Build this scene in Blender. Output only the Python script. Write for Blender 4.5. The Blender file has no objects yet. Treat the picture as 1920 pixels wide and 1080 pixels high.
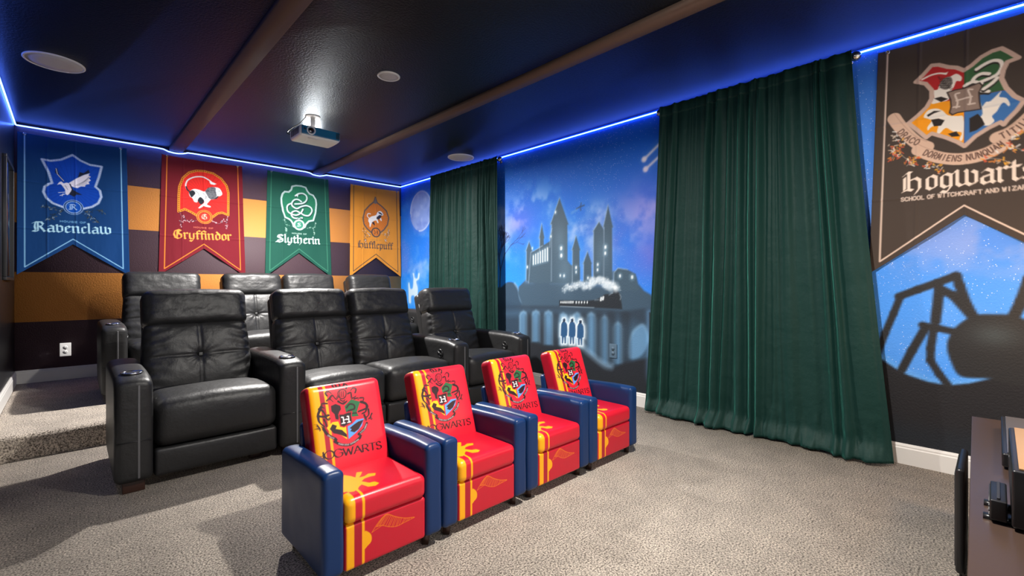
import bpy, bmesh, math, random
import numpy as np
from mathutils import Vector, Matrix

S = bpy.context.scene
COL = S.collection
PI = math.pi

# ------------------------------------------------------------------ camera
CH = 1.04                      # camera height
FPX, CXP, CYP = 867.5, 960.0, 531.5
YAW = math.atan2(827, FPX)
cam = bpy.data.cameras.new('camera')
cam.sensor_width = 36
cam.lens = 36 * FPX / 1920
cam.shift_y = -8.5 / 1920
cam.clip_start = .02
camo = bpy.data.objects.new('camera', cam)
camo.location = (0, 0, CH)
camo.rotation_euler = (PI / 2, 0, -YAW)
COL.objects.link(camo)
S.camera = camo

# ------------------------------------------------------------------ world, exposure
S.view_settings.view_transform = 'Standard'
S.view_settings.look = 'None'
S.view_settings.gamma = 1
S.view_settings.use_curve_mapping = False
S.view_settings.exposure = 1.0
wd = bpy.data.worlds.new('room_fill')
S.world = wd
wd.use_nodes = True
wd.node_tree.nodes['Background'].inputs[0].default_value = (1.0, .98, .96, 1)
wd.node_tree.nodes['Background'].inputs[1].default_value = .72

# lamps of the room: two small downlights on the ceiling; their housings are built further down
LAMPS = [((1.55, .75, 2.402), 50.0, (1, .95, .88), .045),
         ((1.62, 4.40, 2.402), 105.0, (1, .96, .92), .040)]
for loc_, en_, c_, r_ in LAMPS:
    ld = bpy.data.lights.new('downlight_lamp', 'AREA'); ld.shape = 'DISK'; ld.size = 2 * r_; ld.energy = en_; ld.color = c_
    lo_ = bpy.data.objects.new('downlight_lamp', ld); lo_.location = loc_; COL.objects.link(lo_)
WARM = bpy.data.lights.new('warm_sconce_light', 'POINT')
WARM.energy = 6
WARM.color = (1, .62, .30)
WARM.shadow_soft_size = .06
wo = bpy.data.objects.new('warm_sconce_light', WARM)
wo.location = (2.92, -.24, 1.0)
COL.objects.link(wo)
LED_STRENGTH = 8.5

# ------------------------------------------------------------------ room numbers
XL, XR, YB, YF = -.362, 3.485, 6.0, -1.5
ZC = 2.466
RY, RZ = 3.97, .147            # riser edge and height

# ------------------------------------------------------------------ tracing helpers (pixel of the photograph -> point on a plane)
_f = np.array([math.sin(YAW), math.cos(YAW), 0]); _r = np.array([math.cos(YAW), -math.sin(YAW), 0]); _u = np.array([0, 0, 1.])
_C = np.array([0, 0, CH])
def ray(u, v): return _f * FPX + _r * (u - CXP) + _u * (CYP - v)
def on_back(u, v, y=5.985):
    d = ray(u, v); p = _C + d * y / d[1]; return (p[0], p[2])
def on_right(u, v, x=XR):
    d = ray(u, v); p = _C + d * x / d[0]; return (p[1], p[2])
def on_plane(u, v, p0, n):
    d = ray(u, v); p0 = np.array(p0); n = np.array(n)
    return _C + d * (np.dot(p0 - _C, n) / np.dot(d, n))
def crop(fn, x0, y0, s, *a):
    return lambda pts: [fn(x0 + p[0] / s, y0 + p[1] / s, *a) for p in pts]

# ------------------------------------------------------------------ noise
def vnoise(x, y, seed=0):
    xi = np.floor(x).astype(np.int64); yi = np.floor(y).astype(np.int64)
    xf = x - xi; yf = y - yi
    def h(a, b):
        n = (a * 374761393 + b * 668265263 + seed * 1442695041) & 0x7fffffff
        n = ((n ^ (n >> 13)) * 1274126177) & 0x7fffffff
        return ((n ^ (n >> 16)) & 0xffff) / 65535.0
    u = xf * xf * (3 - 2 * xf); v = yf * yf * (3 - 2 * yf)
    return (h(xi, yi) * (1 - u) + h(xi + 1, yi) * u) * (1 - v) + (h(xi, yi + 1) * (1 - u) + h(xi + 1, yi + 1) * u) * v
def fbm(x, y, seed=0, o=4):
    s = 0; a = .5; t = 0
    for k in range(o):
        s = s + a * vnoise(x * 2 ** k, y * 2 ** k, seed + k * 17); t += a; a *= .5
    return s / t
def smooth(e0, e1, x):
    t = np.clip((x - e0) / (e1 - e0), 0, 1); return t * t * (3 - 2 * t)
def c8(*c): return np.array(c, float) / 255.0

# ------------------------------------------------------------------ a painter working on the vertices of a flat mesh
def spline(pts, closed=False, n=6):
    P = [np.array(p, float) for p in pts]; out = []
    m = len(P); rng = m if closed else m - 1
    for i in range(rng):
        if closed: a, b, c, d = P[i - 1], P[i], P[(i + 1) % m], P[(i + 2) % m]
        else: a, b, c, d = P[max(i - 1, 0)], P[i], P[i + 1], P[min(i + 2, m - 1)]
        for k in range(n):
            t = k / n
            out.append(.5 * ((2 * b) + (c - a) * t + (2 * a - 5 * b + 4 * c - d) * t * t + (3 * b - a - 3 * c + d) * t ** 3))
    if not closed: out.append(P[-1])
    return [tuple(p) for p in out]

class Painter:
    def __init__(s, a, b, px, base):
        s.a = np.asarray(a, float); s.b = np.asarray(b, float); s.px = px
        s.c = np.tile(np.array(base, float), (len(s.a), 1)); s.mask = None
    def _sel(s, pts, pad):
        p = np.array(pts); lo = p.min(0) - pad; hi = p.max(0) + pad
        return np.nonzero((s.a > lo[0]) & (s.a < hi[0]) & (s.b > lo[1]) & (s.b < hi[1]))[0]
    @staticmethod
    def _segd(x, y, p, q):
        dx, dy = q[0] - p[0], q[1] - p[1]; L = dx * dx + dy * dy + 1e-14
        t = np.clip(((x - p[0]) * dx + (y - p[1]) * dy) / L, 0, 1)
        return np.hypot(x - p[0] - t * dx, y - p[1] - t * dy)
    def sdf(s, idx, pts):
        x, y = s.a[idx], s.b[idx]; d = np.full(len(idx), 1e9); ins = np.zeros(len(idx), bool)
        for i in range(len(pts)):
            p, q = pts[i - 1], pts[i]
            d = np.minimum(d, s._segd(x, y, p, q))
            cond = (p[1] > y) != (q[1] > y)
            ins ^= cond & (x < (q[0] - p[0]) * (y - p[1]) / ((q[1] - p[1]) + 1e-14) + p[0])
        return np.where(ins, -d, d)
    def mix(s, idx, cov, col, alpha=1.):
        w = np.clip(cov * alpha, 0, 1)[:, None]
        if s.mask is not None: w = w * s.mask[idx][:, None]
        s.c[idx] = s.c[idx] * (1 - w) + np.asarray(col) * w
    def poly(s, pts, col, alpha=1., soft=None, grow=0.):
        soft = soft or s.px; idx = s._sel(pts, soft * 2 + grow)
        if len(idx): s.mix(idx, np.clip(.5 - (s.sdf(idx, pts) - grow) / soft, 0, 1), col, alpha)
    def glow(s, pts, col, rad, alpha=1.):
        idx = s._sel(pts, rad * 2.5)
        if len(idx):
            d = np.maximum(s.sdf(idx, pts), 0); s.mix(idx, np.exp(-(d / rad) ** 2), col, alpha)
    def stroke(s, pts, w, col, alpha=1., closed=False, soft=None, w2=None):
        soft = soft or s.px; ws = w if w2 is None else max(w, w2)
        idx = s._sel(pts, ws + soft * 2)
        if not len(idx): return
        x, y = s.a[idx], s.b[idx]; cov = np.zeros(len(idx)); n = len(pts)
        rr = range(n) if closed else range(1, n)
        for i in rr:
            ww = w if w2 is None else w + (w2 - w) * i / n
            cov = np.maximum(cov, np.clip(.5 - (s._segd(x, y, pts[i - 1], pts[i]) - ww / 2) / soft, 0, 1))
        s.mix(idx, cov, col, alpha)
    def dots(s, pts, r, col, alpha=1., soft=None):
        for p in pts: s.stroke([p, (p[0] + 1e-5, p[1])], r * 2, col, alpha, soft=soft)
    def dashes(s, pts, w, col, step, duty=.4, closed=True, alpha=1.):
        P = [np.array(p) for p in pts] + ([np.array(pts[0])] if closed else [])
        acc = 0
        for i in range(1, len(P)):
            d = P[i] - P[i - 1]; L = np.linalg.norm(d)
            if L < 1e-9: continue
            t = -acc
            while t < L:
                t0, t1 = max(t, 0), min(t + step * duty, L)
                if t1 > t0: s.stroke([tuple(P[i - 1] + d * t0 / L), tuple(P[i - 1] + d * t1 / L)], w, col, alpha)
                t += step
            acc = (acc + L) % step
    def nib(s, pts, w, ang, col, alpha=1.):
        h = np.array([math.cos(ang), math.sin(ang)]) * w / 2
        for i in range(1, len(pts)):
            p, q = np.array(pts[i - 1]), np.array(pts[i])
            quad = [tuple(p - h), tuple(p + h), tuple(q + h), tuple(q - h)]
            s.poly(quad, col, alpha, grow=w * .07)
    def linear(s):
        c = np.clip(s.c, 0, 1)
        return np.where(c <= .04045, c / 12.92, ((c + .055) / 1.055) ** 2.4)

# pen lettering: black letter (broad nib) and plain capitals
def _minim(x, top=4.6):
    return [[(x - .45, top + .25), (x + .05, top - .2)], [(x, top), (x, .6)], [(x - .05, .65), (x + .5, .15)]]
BL = {
 'i': (1.6, _minim(0) + [[(-.2, 6.5), (.2, 6.1)]]), 'n': (3.7, _minim(0) + _minim(2) + [[(.4, 4.3), (1.4, 4.95)]]),
 'u': (3.7, _minim(0) + _minim(2) + [[(.5, .2), (1.7, .8)]]), 'r': (2.5, _minim(0) + [[(.3, 4.3), (1., 4.9)], [(1., 4.95), (1.6, 4.35)]]),
 'a': (3.5, [[(2, 4.3), (2, .7), (2.5, .2)], [(.2, 4.2), (.9, 4.9), (2, 4.2)], [(0, 2.3), (0, .8), (.6, .15), (1.9, .8)], [(0, 2.3), (2, 3.1)]]),
 'o': (3.3, [[(0, 4.2), (0, .8), (.8, .15), (2, .9), (2, 4.2), (1.1, 4.9), (0, 4.2)]]),
 'e': (3., [[(1.9, .9), (.8, .15), (0, .8), (0, 4.2), (1, 4.9), (1.8, 4.1), (.2, 2.6)]]),
 'c': (2.8, [[(1.8, .9), (.8, .15), (0, .8), (0, 4.2), (.9, 4.9), (1.6, 4.3)]]),
 'l': (1.6, [[(-.4, 7.6), (.05, 7.1)], [(0, 7.2), (0, .6)], [(-.05, .65), (.5, .15)]]),
 'd': (3.3, [[(0, 4.2), (0, .8), (.8, .15), (2, .9), (2, 4.2), (.3, 6.7)], [(0, 4.2), (1, 4.8), (2, 4.2)]]),
 'f': (2.3, [[(1.9, 6.5), (1.2, 7.1), (.4, 6.4), (.4, .5)], [(-.4, 4.7), (1.5, 4.7)], [(.3, .65), (.9, .15)]]),
 't': (2.3, [[(.3, 6.4), (.3, .8), (.9, .15), (1.6, .7)], [(-.4, 4.7), (1.5, 4.7)]]),
 'h': (3.6, [[(-.4, 7.6), (.05, 7.1)], [(0, 7.2), (0, .6), (.4, .2)], [(.3, 4.3), (1.3, 4.95), (2, 4.3), (2, .8), (1.1, -1.1)]]),
 'p': (3.5, [[(-.4, 4.9), (0, 4.5), (0, -1.9)], [(0, 4.3), (1.1, 4.9), (2, 4.2), (2, .8), (1., .15), (0, .7)]]),
 'y': (3.4, [[(0, 4.8), (0, 1), (.8, .2), (2, .9)], [(2, 4.8), (2, .4), (1, -1.7), (0, -1.2)]]),
 'g': (3.4, [[(2, .9), (.8, .2), (0, 1), (0, 4.2), (1, 4.9), (2, 4.3), (2, .2), (1, -1.6), (-.1, -1.1)], [(2, 4.4), (2.7, 4.8)]]),
 'w': (5.2, [[(-.3, 5.6), (0, 5.2), (0, 1), (.7, .2), (1.9, .9)], [(1.7, 5.4), (2, 5), (2, .9), (2.8, .2), (4, .9), (4, 4.2), (3.2, 4.9)]]),
 'v': (3.4, [[(-.3, 5.6), (0, 5.2), (0, .9), (.8, .2), (2, .9), (2, 4.2), (1.1, 4.9), (.3, 4.4)]]),
 's': (2.9, [[(1.8, 4.3), (1, 4.9), (0, 4.1), (.1, 3.1), (1.8, 2), (1.9, .9), (1, .15), (-.2, .8)]]),
 'H': (5., [[(-.6, 6.1), (.3, 7.1), (1.2, 7)], [(.6, 7), (.6, 1)], [(-.8, .3), (.4, .9), (1.5, .5)], [(-.4, 5.3), (-.4, 1)], [(.8, 4.1), (2.3, 4.8), (3.2, 3.9), (3.2, 1), (2.2, -.9)]]),
 'R': (5., [[(-.8, 6.2), (.2, 7), (2.4, 7.1), (3.1, 5.7), (2.5, 4.2), (1.2, 3.9)], [(1.1, 7), (1.1, .6), (.3, .2), (-.9, .5)], [(.2, 6.5), (-.1, 4), (.2, 1)], [(1.9, 4), (3.6, .3), (4.1, .7)]]),
 'G': (5., [[(3.3, 6.4), (2, 7.2), (.5, 6.3), (-.1, 3.8), (.4, 1.2), (1.9, .15), (3.4, 1), (3.4, 3.4), (2.2, 4)], [(1.5, 6.8), (1.3, .9)], [(2.2, 6.6), (2.1, 3.9)]]),
 'S': (4.6, [[(3.2, 6.2), (2.1, 7.1), (.6, 6.5), (.4, 5.2), (1.6, 4.2), (3.1, 3.1), (3.1, 1.2), (1.7, .2), (.1, .9), (-.7, .4)], [(1.2, 6.2), (1.4, 5), (2.2, 4.2)], [(.3, 2), (2.2, 2.2)]]),
}

BL['K'] = (4.2, [[(-.4, 7.2), (.6, 6.6), (.6, .6), (1.3, .2)], [(-.5, .5), (.6, .5)], [(2.5, 7.2), (3.3, 6.6), (3.3, .6), (4, .2)], [(2.4, .5), (3.3, .5)], [(.6, 3.5), (1.9, 4.1), (3.3, 3.5)]])
ST = {
 'A': [[(0, 0), (.5, 1), (1, 0)], [(.2, .38), (.8, .38)]], 'C': [[(.95, .8), (.7, 1), (.3, 1), (0, .7), (0, .3), (.3, 0), (.7, 0), (.95, .2)]],
 'D': [[(.05, 0), (.05, 1), (.55, 1), (.95, .7), (.95, .3), (.55, 0), (.05, 0)]], 'E': [[(.85, 1), (.08, 1), (.08, 0), (.85, 0)], [(.08, .52), (.7, .52)]],
 'F': [[(.85, 1), (.08, 1), (.08, 0)], [(.08, .52), (.7, .52)]], 'G': [[(.95, .8), (.7, 1), (.3, 1), (0, .7), (0, .3), (.3, 0), (.7, 0), (.95, .2), (.95, .5), (.6, .5)]],
 'H': [[(.05, 0), (.05, 1)], [(.95, 0), (.95, 1)], [(.05, .5), (.95, .5)]], 'I': [[(.5, 0), (.5, 1)]], 'L': [[(.1, 1), (.1, 0), (.85, 0)]],
 'M': [[(0, 0), (.08, 1), (.5, .2), (.92, 1), (1, 0)]], 'N': [[(.05, 0), (.05, 1), (.95, 0), (.95, 1)]],
 'O': [[(.3, 1), (0, .7), (0, .3), (.3, 0), (.7, 0), (1, .3), (1, .7), (.7, 1), (.3, 1)]],
 'Q': [[(.3, 1), (0, .7), (0, .3), (.3, 0), (.7, 0), (1, .3), (1, .7), (.7, 1), (.3, 1)], [(.6, .25), (1.05, -.12)]],
 'R': [[(.08, 0), (.08, 1), (.65, 1), (.9, .8), (.85, .6), (.6, .48), (.08, .48)], [(.5, .48), (.98, 0)]],
 'S': [[(.9, .82), (.65, 1), (.25, 1), (.05, .78), (.2, .56), (.75, .44), (.95, .22), (.7, 0), (.25, 0), (.02, .18)]],
 'T': [[(0, 1), (1, 1)], [(.5, 1), (.5, 0)]], 'U': [[(.05, 1), (.05, .3), (.3, 0), (.7, 0), (.95, .3), (.95, 1)]],
 'W': [[(0, 1), (.25, 0), (.5, .85), (.75, 0), (1, 1)]], 'Y': [[(0, 1), (.5, .48), (1, 1)], [(.5, .48), (.5, 0)]], 'Z': [[(.05, 1), (.95, 1), (.05, 0), (.95, 0)]],
}
def black_letter(P, word, p0, p1, xh, col, nibw=1.05):
    """word from p0 to p1 along the baseline; xh = height of a small letter"""
    k = xh / 5.0; W = sum(BL[c][0] for c in word) - .9
    p0 = np.array(p0); p1 = np.array(p1); d = (p1 - p0); L = np.linalg.norm(d); d = d / L; n = np.array([-d[1], d[0]])
    if abs(d[0]) > 0 and n[1] < 0: n = -n
    kx = L / W; x = 0
    ang = math.radians(42) if d[0] > 0 else math.radians(138)
    for c in word:
        adv, st = BL[c]
        for s_ in st:
            P.nib([tuple(p0 + d * (x + q[0]) * kx + n * q[1] * k) for q in s_], (kx + k) / 2 * nibw, ang, col)
        x += adv
def plain(P, text, p0, p1, h, col, w, asp=.9, gap=.32, space=.7, fn=None):
    adv = [space if c == ' ' else asp + gap for c in text]; W = sum(adv) - gap
    p0 = np.array(p0); p1 = np.array(p1); d = p1 - p0; L = np.linalg.norm(d); d = d / L; n = np.array([-d[1], d[0]])
    if n[1] < 0: n = -n
    k = L / W; x = 0
    for c, a in zip(text, adv):
        if c != ' ':
            for s_ in ST[c]:
                P.stroke([tuple(p0 + d * (x + q[0] * asp) * k + n * q[1] * h) for q in s_], w, col)
        x += a
def along(P, text, path, h, col, w, asp=.75, gap=.3):
    Q = [np.array(p) for p in path]; seg = [np.linalg.norm(Q[i + 1] - Q[i]) for i in range(len(Q) - 1)]; T = sum(seg)
    adv = [.6 if c == ' ' else asp + gap for c in text]; W = sum(adv) - gap; k = T / W; x = 0
    for c, a in zip(text, adv):
        if c != ' ':
            t = (x + asp / 2) * k; i = 0
            while i < len(seg) - 1 and t > seg[i]: t -= seg[i]; i += 1
            d = (Q[i + 1] - Q[i]) / seg[i]; n = np.array([-d[1], d[0]])
            if n[1] < 0: n = -n
            o = Q[i] + d * t
            for s_ in ST[c]:
                P.stroke([tuple(o + d * (q[0] - .5) * asp * k + n * (q[1] - .5) * h) for q in s_], w, col)
        x += a

# ------------------------------------------------------------------ materials
def mat(name, col=(.5, .5, .5), rough=.5, metal=0., spec=.5, attr=None, coat=0., sheen=0., emit=None, estr=0.):
    m = bpy.data.materials.new(name); m.use_nodes = True; nt = m.node_tree; b = nt.nodes['Principled BSDF']
    b.inputs['Base Color'].default_value = (*col, 1); b.inputs['Roughness'].default_value = rough
    b.inputs['Metallic'].default_value = metal; b.inputs['Specular IOR Level'].default_value = spec
    if coat: b.inputs['Coat Weight'].default_value = coat; b.inputs['Coat Roughness'].default_value = .2
    if sheen: b.inputs['Sheen Weight'].default_value = sheen
    if emit: b.inputs['Emission Color'].default_value = (*emit, 1); b.inputs['Emission Strength'].default_value = estr
    if attr:
        a = nt.nodes.new('ShaderNodeAttribute'); a.attribute_name = attr; nt.links.new(a.outputs['Color'], b.inputs['Base Color'])
    return m
def bump(m, scale, strength, dist=.01, detail=3., kind='noise', rough=.6):
    nt = m.node_tree; b = nt.nodes['Principled BSDF']
    tc = nt.nodes.new('ShaderNodeTexCoord')
    if kind == 'noise':
        t = nt.nodes.new('ShaderNodeTexNoise'); t.inputs['Detail'].default_value = detail; t.inputs['Roughness'].default_value = rough; out = t.outputs['Fac']
    else:
        t = nt.nodes.new('ShaderNodeTexVoronoi'); out = t.outputs['Distance']
    t.inputs['Scale'].default_value = scale
    nt.links.new(tc.outputs['Object'], t.inputs['Vector'])
    bp = nt.nodes.new('ShaderNodeBump'); bp.inputs['Strength'].default_value = strength; bp.inputs['Distance'].default_value = dist
    nt.links.new(out, bp.inputs['Height'])
    old = b.inputs['Normal'].links
    if old: nt.links.new(old[0].from_socket, bp.inputs['Normal'])
    nt.links.new(bp.outputs['Normal'], b.inputs['Normal'])
    return t
def speckle(m, scale, c0, c1, lo=.35, hi=.65, detail=2.):
    nt = m.node_tree; b = nt.nodes['Principled BSDF']; tc = nt.nodes.new('ShaderNodeTexCoord')
    t = nt.nodes.new('ShaderNodeTexNoise'); t.inputs['Scale'].default_value = scale; t.inputs['Detail'].default_value = detail
    r = nt.nodes.new('ShaderNodeValToRGB'); r.color_ramp.elements[0].position = lo; r.color_ramp.elements[1].position = hi
    r.color_ramp.elements[0].color = (*c0, 1); r.color_ramp.elements[1].color = (*c1, 1)
    nt.links.new(tc.outputs['Object'], t.inputs['Vector']); nt.links.new(t.outputs['Fac'], r.inputs['Fac']); nt.links.new(r.outputs['Color'], b.inputs['Base Color'])
    return r

M = {}
M['carpet'] = mat('carpet_pile', rough=.95, spec=.1, sheen=.15)
r_ = speckle(M['carpet'], 150, (.10, .075, .055), (.86, .75, .63), .36, .62, 6.)
def blotch(m, scale, lo, hi):
    nt = m.node_tree; b = nt.nodes['Principled BSDF']; src = b.inputs['Base Color'].links[0].from_socket; tc = nt.nodes.new('ShaderNodeTexCoord')
    t = nt.nodes.new('ShaderNodeTexNoise'); t.inputs['Scale'].default_value = scale; t.inputs['Detail'].default_value = 4
    mr = nt.nodes.new('ShaderNodeMapRange'); mr.inputs['From Min'].default_value = .35; mr.inputs['From Max'].default_value = .65; mr.inputs['To Min'].default_value = lo; mr.inputs['To Max'].default_value = hi
    mx = nt.nodes.new('ShaderNodeMix'); mx.data_type = 'RGBA'; mx.blend_type = 'MULTIPLY'; mx.inputs[0].default_value = 1
    nt.links.new(tc.outputs['Object'], t.inputs['Vector']); nt.links.new(t.outputs['Fac'], mr.inputs[0]); nt.links.new(src, mx.inputs[6]); nt.links.new(mr.outputs[0], mx.inputs[7]); nt.links.new(mx.outputs[2], b.inputs['Base Color'])
blotch(M['carpet'], 7., .84, 1.04)
bump(M['carpet'], 190, 1., .008, 5., rough=.75)
M['leather'] = mat('black_leather', (.0135, .0135, .014), .45, spec=.42)
bump(M['leather'], 260, .10, .004, 3.); bump(M['leather'], 18, .16, .02, 3.)
M['welt'] = mat('grey_welt', (.10, .10, .105), .42)
M['wood_dark'] = mat('dark_brown_wood', (.035, .014, .009), .35)
M['chrome'] = mat('chrome', (.85, .85, .86), .12, 1.)
M['black_plastic'] = mat('black_plastic', (.012, .012, .013), .35)
M['blue_vinyl'] = mat('blue_vinyl', (.005, .030, .115), .36, spec=.36); bump(M['blue_vinyl'], 160, .05, .004)
M['printed_vinyl'] = mat('printed_vinyl', rough=.34, spec=.5, attr='Col'); bump(M['printed_vinyl'], 160, .04, .004)
M['ceiling'] = mat('ceiling_paint', (.0058, .0074, .0094), .48, spec=.22)
bump(M['ceiling'], 75, .6, .012, 3.)
M['beam'] = mat('beam_brown_paint', (.125, .074, .052), .75, spec=.25); bump(M['beam'], 30, .05, .01)
M['wall_dark'] = mat('wall_black_paint', (.006, .008, .012), .30, spec=.5); bump(M['wall_dark'], 90, .12, .008)
M['mural'] = mat('mural_paint', rough=.6, spec=.3, attr='Col'); bump(M['mural'], 95, .30, .008, 3.)
def spatter(m):
    nt = m.node_tree; b = nt.nodes['Principled BSDF']; src = b.inputs['Base Color'].links[0].from_socket
    tc = nt.nodes.new('ShaderNodeTexCoord'); t = nt.nodes.new('ShaderNodeTexVoronoi'); t.inputs['Scale'].default_value = 75
    t2 = nt.nodes.new('ShaderNodeTexNoise'); t2.inputs['Scale'].default_value = 40
    nt.links.new(tc.outputs['Object'], t.inputs['Vector']); nt.links.new(tc.outputs['Object'], t2.inputs['Vector'])
    lt = nt.nodes.new('ShaderNodeMath'); lt.operation = 'LESS_THAN'; lt.inputs[1].default_value = .17; nt.links.new(t.outputs['Distance'], lt.inputs[0])
    g2 = nt.nodes.new('ShaderNodeMath'); g2.operation = 'GREATER_THAN'; g2.inputs[1].default_value = .5; nt.links.new(t2.outputs['Fac'], g2.inputs[0])
    a = nt.nodes.new('ShaderNodeAttribute'); a.attribute_name = 'Spatter'
    m1 = nt.nodes.new('ShaderNodeMath'); m1.operation = 'MULTIPLY'; nt.links.new(lt.outputs[0], m1.inputs[0]); nt.links.new(g2.outputs[0], m1.inputs[1])
    m2 = nt.nodes.new('ShaderNodeMath'); m2.operation = 'MULTIPLY'; nt.links.new(m1.outputs[0], m2.inputs[0]); nt.links.new(a.outputs['Fac'], m2.inputs[1])
    mx = nt.nodes.new('ShaderNodeMix'); mx.data_type = 'RGBA'; mx.inputs[7].default_value = (.75, .82, .95, 1)
    nt.links.new(m2.outputs[0], mx.inputs[0]); nt.links.new(src, mx.inputs[6]); nt.links.new(mx.outputs[2], b.inputs['Base Color'])
spatter(M['mural'])
M['white_trim'] = mat('white_trim_paint', (.70, .68, .65), .45)
M['white_plastic'] = mat('white_plastic', (.72, .71, .69), .4)
M['grille'] = mat('speaker_grille', (.52, .50, .49), .7); bump(M['grille'], 400, .3, .004, kind='vor')
M['cloth'] = mat('banner_cloth', rough=.82, spec=.2, attr='Col', sheen=.1); bump(M['cloth'], 700, .12, .003)
M['velvet'] = mat('green_velvet', (.005, .029, .024), .60, spec=.2, sheen=.8)
M['velvet'].node_tree.nodes['Principled BSDF'].inputs['Sheen Tint'].default_value = (.07, .33, .26, 1)
M['velvet'].node_tree.nodes['Principled BSDF'].inputs['Sheen Roughness'].default_value = .35
bump(M['velvet'], 25, .25, .015, 3.)
M['nickel'] = mat('brushed_nickel', (.55, .50, .45), .25, 1.)
M['led'] = mat('led_tape', (.1, .1, .1), emit=(.07, .17, 1.), estr=LED_STRENGTH)
M['glass_black'] = mat('poster_glass', (.01, .013, .02), .05, spec=.9)
M['console'] = mat('console_wood', (.060, .036, .026), .32, spec=.7); bump(M['console'], 200, .04, .003)
M['lens'] = mat('projector_lens', (.02, .008, .004), .05, spec=1.)
M['slot'] = mat('dark_slot', (.03, .03, .035), .5)
M['warm_reflection_lid'] = mat('warm_reflection_lid', (.42, .23, .10), .35)  # warm light reflected in the black receiver lid, painted as tan
M['receiver_top'] = mat('receiver_top', (.10, .09, .09), .32, spec=.6)

# the striped wall: plum and orange bands
m = mat('striped_wall_paint', rough=.6, spec=.35); nt = m.node_tree; b = nt.nodes['Principled BSDF']
g = nt.nodes.new('ShaderNodeNewGeometry'); sx = nt.nodes.new('ShaderNodeSeparateXYZ'); nt.links.new(g.outputs['Position'], sx.inputs[0])
mr = nt.nodes.new('ShaderNodeMapRange'); mr.inputs['From Max'].default_value = 2.5; nt.links.new(sx.outputs['Z'], mr.inputs[0])
rp = nt.nodes.new('ShaderNodeValToRGB'); rp.color_ramp.interpolation = 'CONSTANT'; nt.links.new(mr.outputs[0], rp.inputs['Fac'])
PLUM, ORNG = (.070, .040, .050, 1), (.62, .245, .055, 1)
e = rp.color_ramp.elements; e[0].position = 0; e[0].color = PLUM; e[1].position = .684 / 2.5; e[1].color = ORNG
for z, c in ((1.141, PLUM), (1.576, ORNG), (2.019, PLUM)):
    q = e.new(z / 2.5); q.color = c
nt.links.new(rp.outputs['Color'], b.inputs['Base Color']); bump(m, 95, .35, .008, 3.); M['stripes'] = m

# ------------------------------------------------------------------ mesh helpers
def mesh_obj(name, V, F, m, parent=None, smooth=True, cols=None):
    me = bpy.data.meshes.new(name)
    V = np.asarray(V, np.float32); F = np.asarray(F, np.int32) if not isinstance(F, list) or all(len(f) == 4 for f in F) else F
    if isinstance(F, np.ndarray) and F.ndim == 2:
        nf, k = F.shape
        me.vertices.add(len(V)); me.vertices.foreach_set('co', V.ravel())
        me.loops.add(nf * k); me.loops.foreach_set('vertex_index', F.ravel())
        me.polygons.add(nf); me.polygons.foreach_set('loop_start', np.arange(0, nf * k, k, dtype=np.int32))
        me.update(calc_edges=True)
    else:
        me.from_pydata([tuple(v) for v in V], [], [tuple(f) for f in F]); me.update()
    if smooth: me.polygons.foreach_set('use_smooth', np.ones(len(me.polygons), bool))
    if cols is not None:
        at = me.color_attributes.new('Col', 'FLOAT_COLOR', 'POINT')
        at.data.foreach_set('color', np.hstack([cols, np.ones((len(cols), 1))]).astype(np.float32).ravel())
    me.materials.append(m); me.validate()
    o = bpy.data.objects.new(name, me); COL.objects.link(o)
    if parent: o.parent = parent
    return o
def nodes_axis(h, r, n):
    if r <= 0: return np.linspace(-h, h, n + 1)
    e = np.array([0, .18, .42, .7]) * r
    mid = np.linspace(-h + r, h - r, n + 1)
    return np.concatenate([-h + e, mid, (h - e)[::-1]])
def rbox(c, s, r, n=(4, 4, 4)):
    """rounded box as a closed quad grid; returns verts, faces, unit coords (-1..1)"""
    h = np.array(s, float) / 2; r = min(r, *(h * .98)); ax = [nodes_axis(h[i], r, n[i]) for i in range(3)]
    idx = {}; V = []; F = []
    def vid(i, j, k):
        key = (i, j, k)
        if key not in idx: idx[key] = len(V); V.append((ax[0][i], ax[1][j], ax[2][k]))
        return idx[key]
    N = [len(a) - 1 for a in ax]
    for i in range(N[0]):
        for j in range(N[1]):
            F.append((vid(i, j, 0), vid(i, j + 1, 0), vid(i + 1, j + 1, 0), vid(i + 1, j, 0)))
            F.append((vid(i, j, N[2]), vid(i + 1, j, N[2]), vid(i + 1, j + 1, N[2]), vid(i, j + 1, N[2])))
    for i in range(N[0]):
        for k in range(N[2]):
            F.append((vid(i, 0, k), vid(i + 1, 0, k), vid(i + 1, 0, k + 1), vid(i, 0, k + 1)))
            F.append((vid(i, N[1], k), vid(i, N[1], k + 1), vid(i + 1, N[1], k + 1), vid(i + 1, N[1], k)))
    for j in range(N[1]):
        for k in range(N[2]):
            F.append((vid(0, j, k), vid(0, j, k + 1), vid(0, j + 1, k + 1), vid(0, j + 1, k)))
            F.append((vid(N[0], j, k), vid(N[0], j + 1, k), vid(N[0], j + 1, k + 1), vid(N[0], j, k + 1)))
    V = np.array(V); inn = np.clip(V, -(h - r), h - r); d = V - inn; L = np.linalg.norm(d, axis=1); k = L > 1e-9
    V[k] = inn[k] + d[k] / L[k][:, None] * r
    return V, np.array(F, np.int32), V / h
def move(V, c): return V + np.array(c)
def tilt(V, a, py=0, pz=0):
    """lean back about the x axis through (py, pz)"""
    W = V.copy(); y = V[:, 1] - py; z = V[:, 2] - pz
    W[:, 1] = py + y * math.cos(a) + z * math.sin(a); W[:, 2] = pz - y * math.sin(a) + z * math.cos(a); return W
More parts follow.
